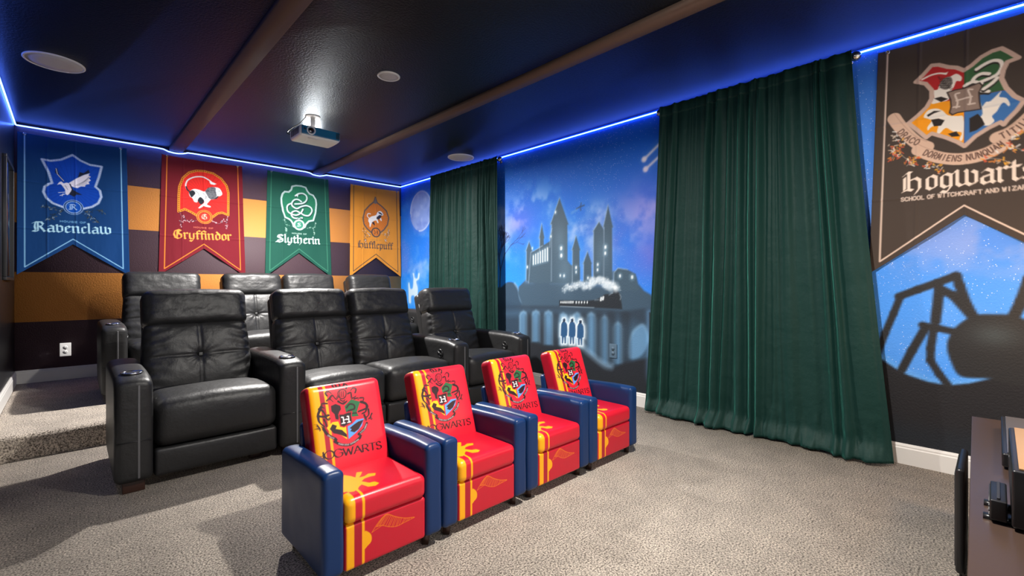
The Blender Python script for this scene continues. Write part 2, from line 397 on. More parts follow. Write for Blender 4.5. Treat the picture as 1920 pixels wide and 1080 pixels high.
def box(name, lo, hi, m, parent=None, r=.0, n=(1, 1, 1)):
    lo = np.array(lo, float); hi = np.array(hi, float); s = hi - lo
    if r > 0:
        V, F, _ = rbox(0, s, r, n); return mesh_obj(name, move(V, (lo + hi) / 2), F, m, parent)
    V = [(x, y, z) for x in (lo[0], hi[0]) for y in (lo[1], hi[1]) for z in (lo[2], hi[2])]
    F = [(0, 1, 3, 2), (4, 6, 7, 5), (0, 4, 5, 1), (2, 3, 7, 6), (0, 2, 6, 4), (1, 5, 7, 3)]
    return mesh_obj(name, V, F, m, parent, smooth=False)
def lathe_vf(prof, n=32, axis='z', c=(0, 0, 0), cap=True):
    V = []; F = []
    for (rr, hh) in prof:
        for k in range(n):
            a = 2 * PI * k / n; p = (rr * math.cos(a), rr * math.sin(a), hh)
            if axis == 'y': p = (p[0], p[2], p[1])
            if axis == 'x': p = (p[2], p[0], p[1])
            V.append((p[0] + c[0], p[1] + c[1], p[2] + c[2]))
    for i in range(len(prof) - 1):
        for k in range(n):
            F.append((i * n + k, i * n + (k + 1) % n, (i + 1) * n + (k + 1) % n, (i + 1) * n + k))
    if cap: F.append(tuple(range(n))[::-1]); F.append(tuple(range((len(prof) - 1) * n, len(prof) * n)))
    return V, F
def fixnorm(o):
    bm = bmesh.new(); bm.from_mesh(o.data); bmesh.ops.recalc_face_normals(bm, faces=bm.faces); bm.to_mesh(o.data); bm.free(); return o
def lathe(name, prof, m, parent=None, n=32, axis='z', c=(0, 0, 0), cap=True, smooth=True):
    V, F = lathe_vf(prof, n, axis, c, cap)
    if not cap: F = [f for f in F]
    o = mesh_obj(name, V, F, m, parent, smooth); return fixnorm(o)
def tube_vf(path, r, n=10, sq=None):
    P = [Vector(p) for p in path]; V = []; F = []
    for i, p in enumerate(P):
        t = (P[min(i + 1, len(P) - 1)] - P[max(i - 1, 0)]).normalized()
        up = Vector((0, 0, 1)) if abs(t.z) < .9 else Vector((1, 0, 0))
        a = t.cross(up).normalized(); b = t.cross(a).normalized()
        for k in range(n):
            an = 2 * PI * (k + .5) / n; V.append(tuple(p + a * r * math.cos(an) + b * r * math.sin(an)))
    for i in range(len(P) - 1):
        for k in range(n):
            F.append((i * n + k, i * n + (k + 1) % n, (i + 1) * n + (k + 1) % n, (i + 1) * n + k))
    F.append(tuple(range(n))); F.append(tuple(range((len(P) - 1) * n, len(P) * n))[::-1])
    return V, F
def tube(name, path, r, m, parent=None, n=10, smooth=True):
    V, F = tube_vf(path, r, n); return fixnorm(mesh_obj(name, V, F, m, parent, smooth))
def torus(name, R, r, m, parent=None, axis='z', c=(0, 0, 0), n=20, k=8):
    V = []; F = []
    for i in range(n):
        for j in range(k):
            a = 2 * PI * i / n; b_ = 2 * PI * j / k; p = ((R + r * math.cos(b_)) * math.cos(a), (R + r * math.cos(b_)) * math.sin(a), r * math.sin(b_))
            if axis == 'y': p = (p[0], p[2], p[1])
            if axis == 'x': p = (p[2], p[0], p[1])
            V.append(tuple(np.array(p) + c)); F.append((i * k + j, ((i + 1) % n) * k + j, ((i + 1) % n) * k + (j + 1) % k, i * k + (j + 1) % k))
    return fixnorm(mesh_obj(name, V, F, m, parent))
def grid_faces(nu, nv):
    i = np.arange(nu - 1)[:, None] * nv + np.arange(nv - 1)[None, :]; i = i.ravel()
    return np.stack([i, i + nv, i + nv + 1, i + 1], 1).astype(np.int32)
def thing(name, loc, label, cat, group=None, rz=0):
    o = bpy.data.objects.new(name, None); o.location = loc; o.rotation_euler = (0, 0, rz); o.empty_display_size = .1
    COL.objects.link(o); tag(o, label, cat, group); return o
def tag(o, label, cat, group=None):
    o['label'] = label; o['category'] = cat
    if group: o['group'] = group
    return o
def struct(o): o['kind'] = 'structure'; return o
def copy_thing(src, loc, label, rz=0):
    r = src.copy(); COL.objects.link(r); r.location = loc; r.rotation_euler = (0, 0, rz); r['label'] = label
    for ch in list(src.children):
        c = ch.copy(); COL.objects.link(c); c.parent = r
        for g_ in list(ch.children):
            d = g_.copy(); COL.objects.link(d); d.parent = c
    return r

# ================================================================== THE ROOM
def slab(name, lo, hi, m): return struct(box(name, lo, hi, m))
slab('floor', (XL - .1, YF, -.08), (XR + .1, YB + .1, 0), M['carpet'])
# carpeted riser under the back row, its nosing rounded
V, F, _ = rbox(0, (XR - XL, YB - RY, RZ + .04), .028, (60, 30, 3))
V = move(V, ((XR + XL) / 2, (YB + RY) / 2, (RZ - .04) / 2))
V[:, 1] = np.where(V[:, 1] > YB - .05, YB, V[:, 1])
e1 = V[:, 1] < YB - .2
V[e1, 2] += (.004 * (vnoise(V[e1, 0] * 40, V[e1, 1] * 40, 3) - .5)) * (V[e1, 2] > 0)
V[e1, 1] += .006 * (vnoise(V[e1, 0] * 30, V[e1, 2] * 60, 8) - .5)
o = struct(mesh_obj('floor_riser', V, F, M['carpet'])); o.name = 'floor_riser'
slab('ceiling', (XL - .1, YF, ZC), (XR + .1, YB + .1, ZC + .08), M['ceiling'])
slab('wall_left', (XL - .1, YF, 0), (XL, YB, ZC), M['wall_dark'])
slab('wall_back', (XL - .1, YB, 0), (XR + .1, YB + .1, ZC), M['stripes'])
# two painted boards across the ceiling
ZBm = 2.432
slab('trim_1', (.745, YF, ZBm), (.862, YB - .006, ZC), M['beam'])
slab('trim_2', (2.226, YF, ZBm), (2.328, YB - .006, ZC), M['beam'])
def baseboard(name, pts, z0, h=.116):
    """profiled board: flat face, stepped cap"""
    (x0, y0), (x1, y1), (nx, ny) = pts
    prof = [(0, 0), (.014, 0), (.014, h - .026), (.011, h - .020), (.011, h - .012), (.006, h), (0, h)]
    V = []
    for (x, y) in ((x0, y0), (x1, y1)):
        for d, z in prof: V.append((x + nx * d, y + ny * d, z0 + z))
    n = len(prof); F = [(k, (k + 1) % n, n + (k + 1) % n, n + k) for k in range(n)]
    F += [tuple(range(n)), tuple(range(n, 2 * n))[::-1]]
    return struct(fixnorm(mesh_obj(name, V, F, M['white_trim'], smooth=False)))
baseboard('baseboard_back', ((XL, YB), (XR, YB), (0, -1)), RZ)
baseboard('baseboard_left', ((XL, YB), (XL, RY + .0), (1, 0)), RZ)
baseboard('baseboard_left_low', ((XL, RY), (XL, YF), (1, 0)), 0)
baseboard('baseboard_right', ((XR, RY), (XR, YF), (-1, 0)), 0)
baseboard('baseboard_right_high', ((XR, YB), (XR, RY), (-1, 0)), RZ)

# ------------------------------------------------------------------ the right wall with its painted mural
def mural():
    st = .0085
    ys = np.arange(-1.0, YB + st, st); ys[-1] = YB; zs = np.linspace(0, ZC, int(ZC / st) + 1)
    Y, Z = np.meshgrid(ys, zs, indexing='ij'); a = Y.ravel(); b_ = Z.ravel()
    P = Painter(a, b_, .011, c8(30, 92, 190))
    # night sky: deep blue above, lilac clouds, pale puffs
    zz = np.clip((b_ - .9) / 1.5, 0, 1)
    sky = c8(40, 142, 246)[None] * (1 - zz[:, None]) + c8(4, 92, 206)[None] * zz[:, None]
    near = smooth(1.7, .6, a)
    n1 = fbm(a * 1.6, b_ * 1.6, 5); n2 = fbm(a * 2.6 + 9, b_ * 2.6, 11); n3 = fbm(a * 7, b_ * 7, 23, 5)
    band = np.exp(-((b_ - 1.55 - .12 * np.sin(a * 2)) / .42) ** 2)
    w = (smooth(.48, .72, n1) * band * .6)[:, None]; sky = sky * (1 - w) + c8(100, 122, 214)[None] * w
    w = (smooth(.50, .78, n2) * smooth(.40, .75, n3) * np.maximum(band, .25) * .85)[:, None]; sky = sky * (1 - w) + c8(140, 178, 235)[None] * w
    w = (near * np.exp(-((b_ - 1.28) / .20) ** 2) * smooth(.35, .6, n3) * .55)[:, None]; sky = sky * (1 - w) + c8(170, 160, 205)[None] * w
    w = (near * smooth(1.2, .6, b_) * .35)[:, None]; sky = sky * (1 - w) + c8(40, 135, 235)[None] * w
    w = (near * .42)[:, None]; sky = sky * (1 - w) + c8(116, 152, 224)[None] * w
    P.c = sky
    sky0 = P.c.copy()
    R = lambda pts: [on_right(u, v) for u, v in pts]
    A = crop(on_right, 750, 340, 3.855); Bc = crop(on_right, 930, 360, 5.4); Cc = crop(on_right, 930, 540, 5.4); D = crop(on_right, 1580, 480, 2.7)
    # moon
    mc = np.array(A([(150, 215)])[0]); rx = abs(np.array(A([(75, 215)])[0]) - np.array(A([(228, 215)])[0]))[0] / 2
    rz_ = abs(np.array(A([(150, 65)])[0]) - np.array(A([(150, 352)])[0]))[1] / 2
    circ = [(mc[0] + rx * math.cos(t), mc[1] + rz_ * math.sin(t)) for t in np.linspace(0, 2 * PI, 40, endpoint=False)]
    P.glow(circ, c8(70, 120, 225), .05, .6); P.poly(circ, c8(140, 166, 232), .9, soft=.02)
    idx = P._sel(circ, 0); d = P.sdf(idx, circ); mm = smooth(.45, .75, fbm(a[idx] * 7, b_[idx] * 7, 41)) * (d < 0)
    P.mix(idx, mm, c8(92, 122, 210), .6); P.mix(idx, smooth(.5, .8, fbm(a[idx] * 11, b_[idx] * 11, 47)) * (d < 0), c8(165, 190, 240), .6)
    P.stroke(circ[:-8], .016, c8(214, 226, 250), .8, soft=.02)
    # pale stag below the moon
    def stag(pts, al=.9): P.poly(spline(A(pts), True, 4), c8(210, 230, 240), al, soft=.022)
    body = [(60, 740), (68, 735), (75, 775), (92, 770), (97, 700), (92, 665), (102, 668), (106, 695), (125, 700), (132, 665), (142, 668), (137, 705), (118, 725), (128, 770), (126, 830), (112, 885), (104, 830), (82, 830), (78, 880), (64, 870), (62, 800)]
    P.glow(A(body), c8(120, 175, 235), .05, .5); stag(body)
    for s_ in ([(75, 650), (90, 610), (85, 570)], [(110, 560), (130, 520), (125, 480)]): P.stroke(A(s_), .05, c8(110, 160, 230), .35, soft=.07)
    # comets
    C_ = crop(on_right, 920, 180, 5.647)
    for h_, t_ in (((1625, 670), (1870, 425)), ((1640, 775), (1870, 560))):
        q = C_([h_, t_]); P.stroke(q, .07, c8(110, 150, 230), .5, soft=.08, w2=.02); P.stroke(q, .034, c8(236, 240, 250), .95, soft=.02, w2=.008)
        P.dots([q[0]], .024, c8(250, 250, 255), soft=.02)
    # cloud puffs around the castle
    for (x, y, r_, al) in ((300, 200, .26, .55), (150, 330, .22, .3), (850, 430, .18, .6), (1010, 230, .18, .5), (1540, 200, .28, .45), (1330, 420, .26, .3), (450, 80, .3, .25)):
        q = Bc([(x, y)])[0]; dd = np.hypot(a - q[0], (b_ - q[1]) * 1.6); P.mix(np.arange(len(a)), np.exp(-(dd / r_) ** 2) * smooth(.38, .68, fbm(a * 6, b_ * 6, 71, 5)), c8(188, 208, 246), min(1, al * 1.5))
    for (x, y, r_) in ((260, 310, .22), (1640, 620, .30), (1500, 90, .3)):
        q = Bc([(x, y)])[0]; dd = np.hypot(a - q[0], b_ - q[1]); P.mix(np.arange(len(a)), np.exp(-(dd / r_) ** 2), c8(140, 96, 205), .4)
    dark = c8(38, 50, 62); dark2 = c8(60, 84, 104); low = c8(35, 38, 45)
    # bare trees at the edges
    rt = random.Random(5)
    def tree(base, ang, L, w, dep, fn, al=.9):
        e_ = (base[0] + L * math.cos(ang), base[1] + L * math.sin(ang))
        P.stroke([base, e_], w, c8(40, 44, 66), al, soft=.009)
        if dep:
            for k_ in range(rt.choice((2, 3))): tree(e_, ang + rt.uniform(-.65, .65), L * rt.uniform(.62, .82), w * .66, dep - 1, fn, al)
    tr_ = Bc([(60, 900)])[0]; tree((tr_[0] + .04, tr_[1] - .12), PI * .52, .24, .018, 5, Bc, .75)
    t2 = Bc([(1720, 905)])[0]; tree(t2, PI * .75, .12, .02, 5, Bc, .7)
    t3 = D([(95, 320)])[0]; tree(t3, PI - .15 + PI, .12, .02, 6, D, .7); tree((t3[0], t3[1] - .02), -.5, .10, .014, 5, D, .6)
    # hills behind and the castle rock
    P.poly(spline(Bc([(60, 960), (110, 915), (170, 915), (215, 955), (240, 1040), (270, 1140), (270, 1300), (0, 1300), (0, 1000)]), True, 4), c8(50, 74, 96), soft=.02)
    P.stroke(spline(Bc([(190, 925), (225, 985), (240, 1060), (260, 1110), (300, 1140)])), .02, c8(150, 190, 225), .7, soft=.03)
    rock = [(230, 960), (290, 900), (310, 880), (880, 905), (1190, 800), (1420, 860), (1440, 930), (1500, 1000), (1570, 1040), (1610, 1100), (1640, 1200), (1640, 1400), (200, 1400), (260, 1130), (225, 1030)]
    P.poly(Bc(rock), dark2, soft=.02)
    # a many-towered castle, plain cone-roofed towers
    def tower(x0, x1, ybase, ywall, ytip, eave=6, lean=0):
        cx = (x0 + x1) / 2
        sh = [(x0, ybase), (x0 + 3, ywall), (x0 - eave, ywall), (cx + lean, ytip), (x1 + eave, ywall), (x1 - 3, ywall), (x1, ybase)]
        P.glow(Bc(sh), c8(120, 165, 225), .028, .35); return sh
    shapes = [tower(560, 725, 900, 330, 60, 10), tower(305, 365, 900, 600, 500, 4), tower(440, 486, 620, 470, 320, 4), tower(772, 848, 920, 590, 440, 5),
              tower(884, 968, 915, 730, 600, 4), tower(985, 1100, 930, 400, 300, 4), tower(1090, 1178, 930, 360, 135, 6), tower(545, 590, 560, 470, 370, 4)]
    shapes.append([(330, 920), (352, 610), (385, 595), (470, 545), (560, 490), (760, 740), (850, 760), (850, 930)])
    shapes.append([(1190, 920), (1195, 815), (1235, 770), (1330, 785), (1415, 830), (1432, 930), (1440, 1000), (1180, 1000)])
    for sh in shapes: P.poly(Bc(sh), c8(64, 88, 106), soft=.012)
    for sh in shapes:      # pale brushed rims on the moonward edges
        q = Bc(sh)[:4]; P.stroke(q, .008, c8(190, 212, 232), .55, soft=.012)
    # soft lighter bodies
    for (x, y, r_) in ((650, 480, .16), (1080, 620, .16), (700, 800, .2)):
        q = Bc([(x, y)])[0]; dd = np.hypot((a - q[0]) * 2, b_ - q[1]); P.mix(np.arange(len(a)), np.exp(-(dd / r_) ** 2) * (P.c.sum(1) < 1.15), c8(104, 134, 156), .45)
    lit = c8(238, 246, 250)
    for k_ in range(7):
        x = 378 + k_ * 23.8; yt = 645 - k_ * 13; yb_ = 733 - k_ * 6.5
        q = Bc([(x, yt), (x, yb_)]); P.stroke(q, .034, c8(150, 190, 215), .4, soft=.03); P.stroke(q, .013, lit, soft=.008)
    for (x, y, w_) in ((660, 570, .026), (661, 643, .026), (651, 846, .014), (689, 848, .016), (811, 765, .018), (811, 810, .014), (1108, 558, .022), (1106, 620, .02), (1030, 735, .016), (1028, 788, .016), (930, 870, .014), (1255, 850, .018), (1378, 862, .02), (368, 570, .012), (317, 760, .014), (602, 205, .016), (556, 450, .012)):
        q = Bc([(x, y - 6), (x, y + 6)]); P.stroke(q, w_ * 2.4, c8(150, 190, 215), .4, soft=.03); P.stroke(q, w_, lit, soft=.01)
    # a bird
    P.stroke(Bc([(815, 170), (850, 150), (892, 135)]), .012, c8(46, 66, 96), .8); P.stroke(Bc([(862, 112), (855, 150), (858, 185)]), .010, c8(46, 66, 96), .8)
    P.stroke(Bc([(770, 210), (820, 180)]), .02, c8(150, 180, 220), .5, soft=.03)
    # viaduct and ground
    P.poly([(YB, on_right(*[780, 585])[1])] + R([(800, 578), (935, 570)]) + [(3.5, .2), (3.5, -.1), (YB, -.1)], c8(40, 52, 66), soft=.05)
    P.poly(Cc([(280, 180), (640, 183), (1280, 235), (1640, 190), (1730, 140), (1760, 140), (1760, 1400), (-400, 1400), (-400, 190)]), c8(46, 62, 78), soft=.03)
    P.poly(R([(935, 560), (975, 575), (985, 690), (935, 690)]), c8(40, 62, 84), .6, soft=.06)
    P.poly(Cc([(100, 260), (330, 240), (700, 560), (840, 570), (1000, 700), (1130, 790), (1300, 740), (1500, 720), (1560, 560), (1520, 420), (1300, 330), (700, 250)]), c8(80, 122, 156), .6, soft=.14)
    def arch(x, w_, yt, yb_, al=1., c=c8(104, 152, 192)):
        pts = [(x - w_ / 2, yb_), (x - w_ / 2, yt + w_ * .6), (x - w_ * .36, yt + w_ * .22), (x, yt), (x + w_ * .36, yt + w_ * .22), (x + w_ / 2, yt + w_ * .6), (x + w_ / 2, yb_)]
        P.poly(Cc(pts), c, al * .66, soft=.02); P.stroke(Cc(pts), .02, c8(140, 180, 210), al * .5, soft=.03)
    for (x, w_, yt, yb_) in ((278, 76, 235, 520), (405, 84, 228, 545), (530, 92, 232, 575), (680, 88, 256, 600), (820, 80, 252, 600), (964, 104, 252, 690), (1098, 80, 285, 770), (1233, 96, 350, 770)): arch(x, w_, yt, yb_)
    P.poly(spline(Cc([(1345, 560), (1390, 440), (1480, 372), (1530, 440), (1545, 540), (1500, 650), (1430, 710), (1350, 705)]), True, 5), c8(104, 150, 190), .85, soft=.025)
    P.stroke(spline(Cc([(1345, 700), (1345, 560), (1390, 440), (1480, 372), (1530, 440), (1545, 540)])), .02, c8(140, 180, 210), .5, soft=.03)
    for x in (335, 465, 605, 893, 1040, 1165, 1310): P.stroke(Cc([(x, 300), (x, 760)]), .10, c8(34, 40, 48), .55, soft=.05)
    # dark mound in front, with a bright misty crest
    crest = spline(Cc([(-100, 560), (300, 545), (560, 590), (780, 560), (860, 580), (930, 640), (1000, 700), (1100, 775), (1180, 800), (1300, 760), (1420, 735), (1560, 690), (1640, 560), (1760, 420)]), False, 5)
    P.poly(crest + Cc([(1800, 1500), (-400, 1500)]), c8(34, 38, 45), soft=.03)
    P.stroke(spline(Cc([(820, 560), (870, 590), (930, 645), (1000, 705), (1100, 780), (1160, 795)])), .035, c8(150, 190, 222), .75, soft=.07)
    # three glowing figures under the arch
    def figure(x, y, k_):
        sh = [(0, 0), (10, -4), (15, 12), (12, 28), (24, 40), (34, 62), (37, 120), (34, 175), (22, 180), (20, 255), (6, 255), (2, 190), (-4, 190), (-8, 255), (-22, 255), (-24, 180), (-34, 178), (-32, 110), (-30, 60), (-20, 40), (-10, 28), (-14, 10), (-8, -3)]
        return [(x + p[0] * k_, y + p[1] * k_) for p in sh]
    fs = [figure(688, 312, .98), figure(770, 312, 1.0), figure(853, 328, .98)]
    for f_ in fs: P.glow(Cc(f_), c8(205, 226, 240), .028, .9)
    for f_ in fs:
        P.glow(Cc(f_), c8(245, 250, 252), .010, .9); P.poly(Cc(f_), c8(40, 84, 128), soft=.008)
        P.poly(Cc([(p[0], p[1]) for p in f_[:3]] + [f_[3], f_[-4], f_[-3]]), c8(26, 40, 60), soft=.006)
    # little steam train on the viaduct, lit carriage windows and a plume
    P.poly(Cc([(640, 125), (935, 128), (1000, 120), (1050, 100), (1100, 65), (1180, 55), (1195, 5), (1225, 5), (1240, 40), (1262, 70), (1268, 130), (1280, 215), (1010, 200), (640, 186)]), c8(33, 40, 48), soft=.012)
    for k_ in range(9): P.stroke(Cc([(658 + k_ * 15.4, 138), (658 + k_ * 15.4, 150)]), .011, lit, soft=.006)
    for k_ in range(5): P.stroke(Cc([(812 + k_ * 28, 138), (812 + k_ * 28, 152)]), .012, lit, soft=.006)
    for q in ([(1000, 122), (1040, 120)], [(1145, 70), (1180, 50)], [(650, 186), (990, 198)], [(1252, 62), (1265, 90), (1258, 118)]): P.stroke(Cc(q), .007, c8(170, 190, 205), .7)
    for q in ((1065, 112), (1086, 104)): P.stroke(Cc([(q[0], q[1] - 12), (q[0] - 4, q[1] + 12)]), .018, lit, soft=.01)
    pl = np.array(spline(Bc([(1205, 965), (1130, 925), (1060, 905), (980, 900), (920, 945), (840, 940), (760, 960), (690, 975)]), False, 10))
    rp_ = np.random.RandomState(9)
    for k_, p in enumerate(pl):
        f_ = k_ / len(pl); P.dots([(p[0] + rp_.uniform(-.03, .03), p[1] + rp_.uniform(-.035, .03)) for _ in range(3)], 0.017 * (1 - .6 * f_) + .004, c8(205, 220, 230), .40 * (1 - .55 * f_), soft=.03)
    for k_ in range(220):
        p = pl[rp_.randint(len(pl))]; P.dots([(p[0] + rp_.normal() * .024, p[1] + rp_.normal() * .018)], .005, c8(240, 246, 250), .5)
    P.dots([tuple(pl[0])], .02, lit, soft=.02)
    # right part: dark earth with a big spider silhouette
    ground = D([(-700, 700), (-300, 600), (90, 470), (150, 495), (210, 530), (280, 580), (340, 608), (430, 640), (530, 655), (640, 645), (745, 622), (700, 560), (1300, 560), (1300, 1700), (-700, 1700)])
    gp = [D([(60, 470)])[0], D([(120, 485)])[0]] + D([(165, 505), (210, 530), (280, 578), (340, 606), (430, 636), (530, 655), (640, 645), (745, 622), (1000, 600), (1500, 600)]) + [(-2, .0), (2.0, 0), (2.0, .8)]
    P.glow(gp, c8(120, 180, 235), .03, .45); P.poly(gp, c8(34, 33, 36), soft=.012)
    sp = c8(38, 38, 40)
    def limb(pts, ws):
        q = D(pts)
        for i in range(1, len(q)): P.stroke([q[i - 1], q[i]], ws, sp, soft=.012)
    sc_ = abs(np.array(D([(0, 300)])[0]) - np.array(D([(30, 300)])[0]))[0]
    limb([(175, 500), (215, 390), (258, 290), (290, 210)], sc_ * 1.15); limb([(285, 205), (380, 170), (480, 135), (575, 100), (592, 150), (630, 250), (665, 310)], sc_ * 1.35)
    limb([(470, 330), (490, 165), (560, 200), (650, 300)], sc_ * 1.45)
    limb([(300, 575), (350, 480), (415, 370)], sc_ * 1.3); limb([(405, 350), (480, 365), (570, 385)], sc_ * 1.25)
    limb([(460, 370), (445, 470), (445, 530), (490, 600), (530, 650)], sc_ * 1.2); limb([(870, 300), (905, 230), (945, 120), (985, 40), (1090, 150), (1220, 330), (1290, 470)], sc_ * 1.5)
    limb([(1180, 400), (1330, 300), (1450, 430), (1520, 600)], sc_ * 1.4); limb([(1230, 480), (1360, 440), (1420, 540), (1440, 610)], sc_ * 1.3)
    P.poly(spline(D([(600, 610), (550, 540), (528, 460), (545, 400), (590, 345), (670, 300), (770, 295), (860, 300), (960, 330), (1100, 350), (1250, 420), (1280, 560), (1150, 640), (900, 660), (745, 622)]), True, 5), sp, soft=.014)
    q = D([(770, 400)])[0]; dd = np.hypot((a - q[0]), (b_ - q[1]) * 1.5); P.mix(np.arange(len(a)), np.exp(-(dd / .09) ** 2), c8(70, 80, 84), .6)
    # the mural ends in dark paint near the floor
    spat = np.clip((.25 + .6 * smooth(.42, .68, n1) + .35 * near), 0, 1) * np.clip(1 - np.abs(P.c - sky0).sum(1) * 3, 0, 1) * .7
    w = smooth(.30, .16, b_)[:, None]; P.c = P.c * (1 - w) + c8(33, 37, 43)[None] * w
    V = np.stack([np.full(len(a), XR), a, b_], 1)
    F = grid_faces(len(ys), len(zs))
    # thickness: a back skin so that the wall is a body
    o = mesh_obj('wall_right', V, F[:, ::-1], M['mural'], cols=P.linear()); struct(o)
    at = o.data.attributes.new('Spatter', 'FLOAT', 'POINT'); at.data.foreach_set('value', spat.astype(np.float32))
    struct(box('wall_right_core', (XR + .004, YF, 0), (XR + .1, YB + .1, ZC), M['wall_dark']))
mural()

# ------------------------------------------------------------------ led tape round the cornice
def led():
    z = 2.442; p = []
    for y in np.linspace(YF, YB - .03, 40): p.append((XL + .008, y, z))
    p.append((XL + .012, YB - .012, z))
    for x in np.linspace(XL + .04, XR - .03, 90):
        dip = .026 * (math.exp(-((x - .80) / .085) ** 4) + math.exp(-((x - 2.277) / .085) ** 4))
        p.append((x, YB - .010 - dip * .0, z - dip))
    p.append((XR - .012, YB - .012, z))
    for y in np.linspace(YB - .03, YF, 60): p.append((XR - .008, y, z + .004))
    o = tube('led_strip', p, .0055, M['led'], n=6)
    tag(o, 'glowing blue light tape running along the top of the walls', 'light strip')
led()
# housings of the two downlights, each with an added ring that glows
names = ['white ceiling downlight in front of the seating, above the small chairs', 'white ceiling downlight tucked behind the hanging projector']
ring_m = mat('added_ring_glow', (1, 1, 1), emit=(.88, .96, 1), estr=150.)
for (loc, st_, c_, r_), lb in zip(LAMPS, names):
    t = thing('ceiling_downlight', (loc[0], loc[1], ZC), lb, 'lamp', 'ceiling downlights'); zb = loc[2] - ZC
    lathe('housing', [(.060, -.0005), (.060, zb - .004), (.054, zb - .004), (.052, zb + .004), (.001, zb + .006)], M['white_plastic'], t, 36, cap=False)
    lathe('added_bloom_ring', [(.0605, -.013), (.0625, -.016), (.0625, -.026), (.0605, -.029)], ring_m, t, 36, cap=False)  # no part of the lamp: added to throw a bloom on the ceiling

# ================================================================== BANNERS
def frame_stroke(P, pts, fill, line, w, dash, rays=None, rayc=None):
    P.poly(pts, fill)
    if rays:
        for k in range(36):
            an = 2 * PI * k / 36 + .04; q = (rays[0] + .5 * math.cos(an), rays[1] + .5 * math.sin(an)); q0 = (rays[0] + .03 * math.cos(an), rays[1] + .03 * math.sin(an))
            idx = P._sel(pts, 0); m_ = np.zeros(len(P.a)); m_[idx] = (P.sdf(idx, pts) < 0); P.mask = m_
            P.stroke([q0, q], .0035, rayc, .55); P.mask = None
    P.stroke(pts, w, line, closed=True); P.dashes(pts, w * .36, dash, w * .95, .35)
def sprig(P, path, seed, cols, n=26, spread=.016):
    r = random.Random(seed); S_ = spline(path, False, 8)
    P.stroke(S_, .003, cols[0], .5)
    for k in range(n):
        p = r.choice(S_); a_ = r.uniform(0, 6.28); L = r.uniform(.006, .015); x = p[0] + r.uniform(-spread, spread); y = p[1] + r.uniform(-spread, spread)
        P.stroke([(x, y), (x + L * math.cos(a_), y + L * math.sin(a_))], r.uniform(.004, .007), r.choice(cols), .85)
def medallion(P, c, R, ring, inner, dash, letter=None, lc=None):
    cc = [(c[0] + R * math.cos(t), c[1] + R * math.sin(t)) for t in np.linspace(0, 2 * PI, 36, endpoint=False)]
    P.poly(cc, ring); ci = [(c[0] + (p[0] - c[0]) * .87, c[1] + (p[1] - c[1]) * .87) for p in cc]
    P.dashes(ci, R * .14, dash, R * .22, .5); c2 = [(c[0] + (p[0] - c[0]) * .72, c[1] + (p[1] - c[1]) * .72) for p in cc]; P.poly(c2, inner)
    if letter: black_letter(P, letter, (c[0] - R * .32, c[1] - R * .34), (c[0] + R * .36, c[1] - R * .34), R * .5, lc, .8)

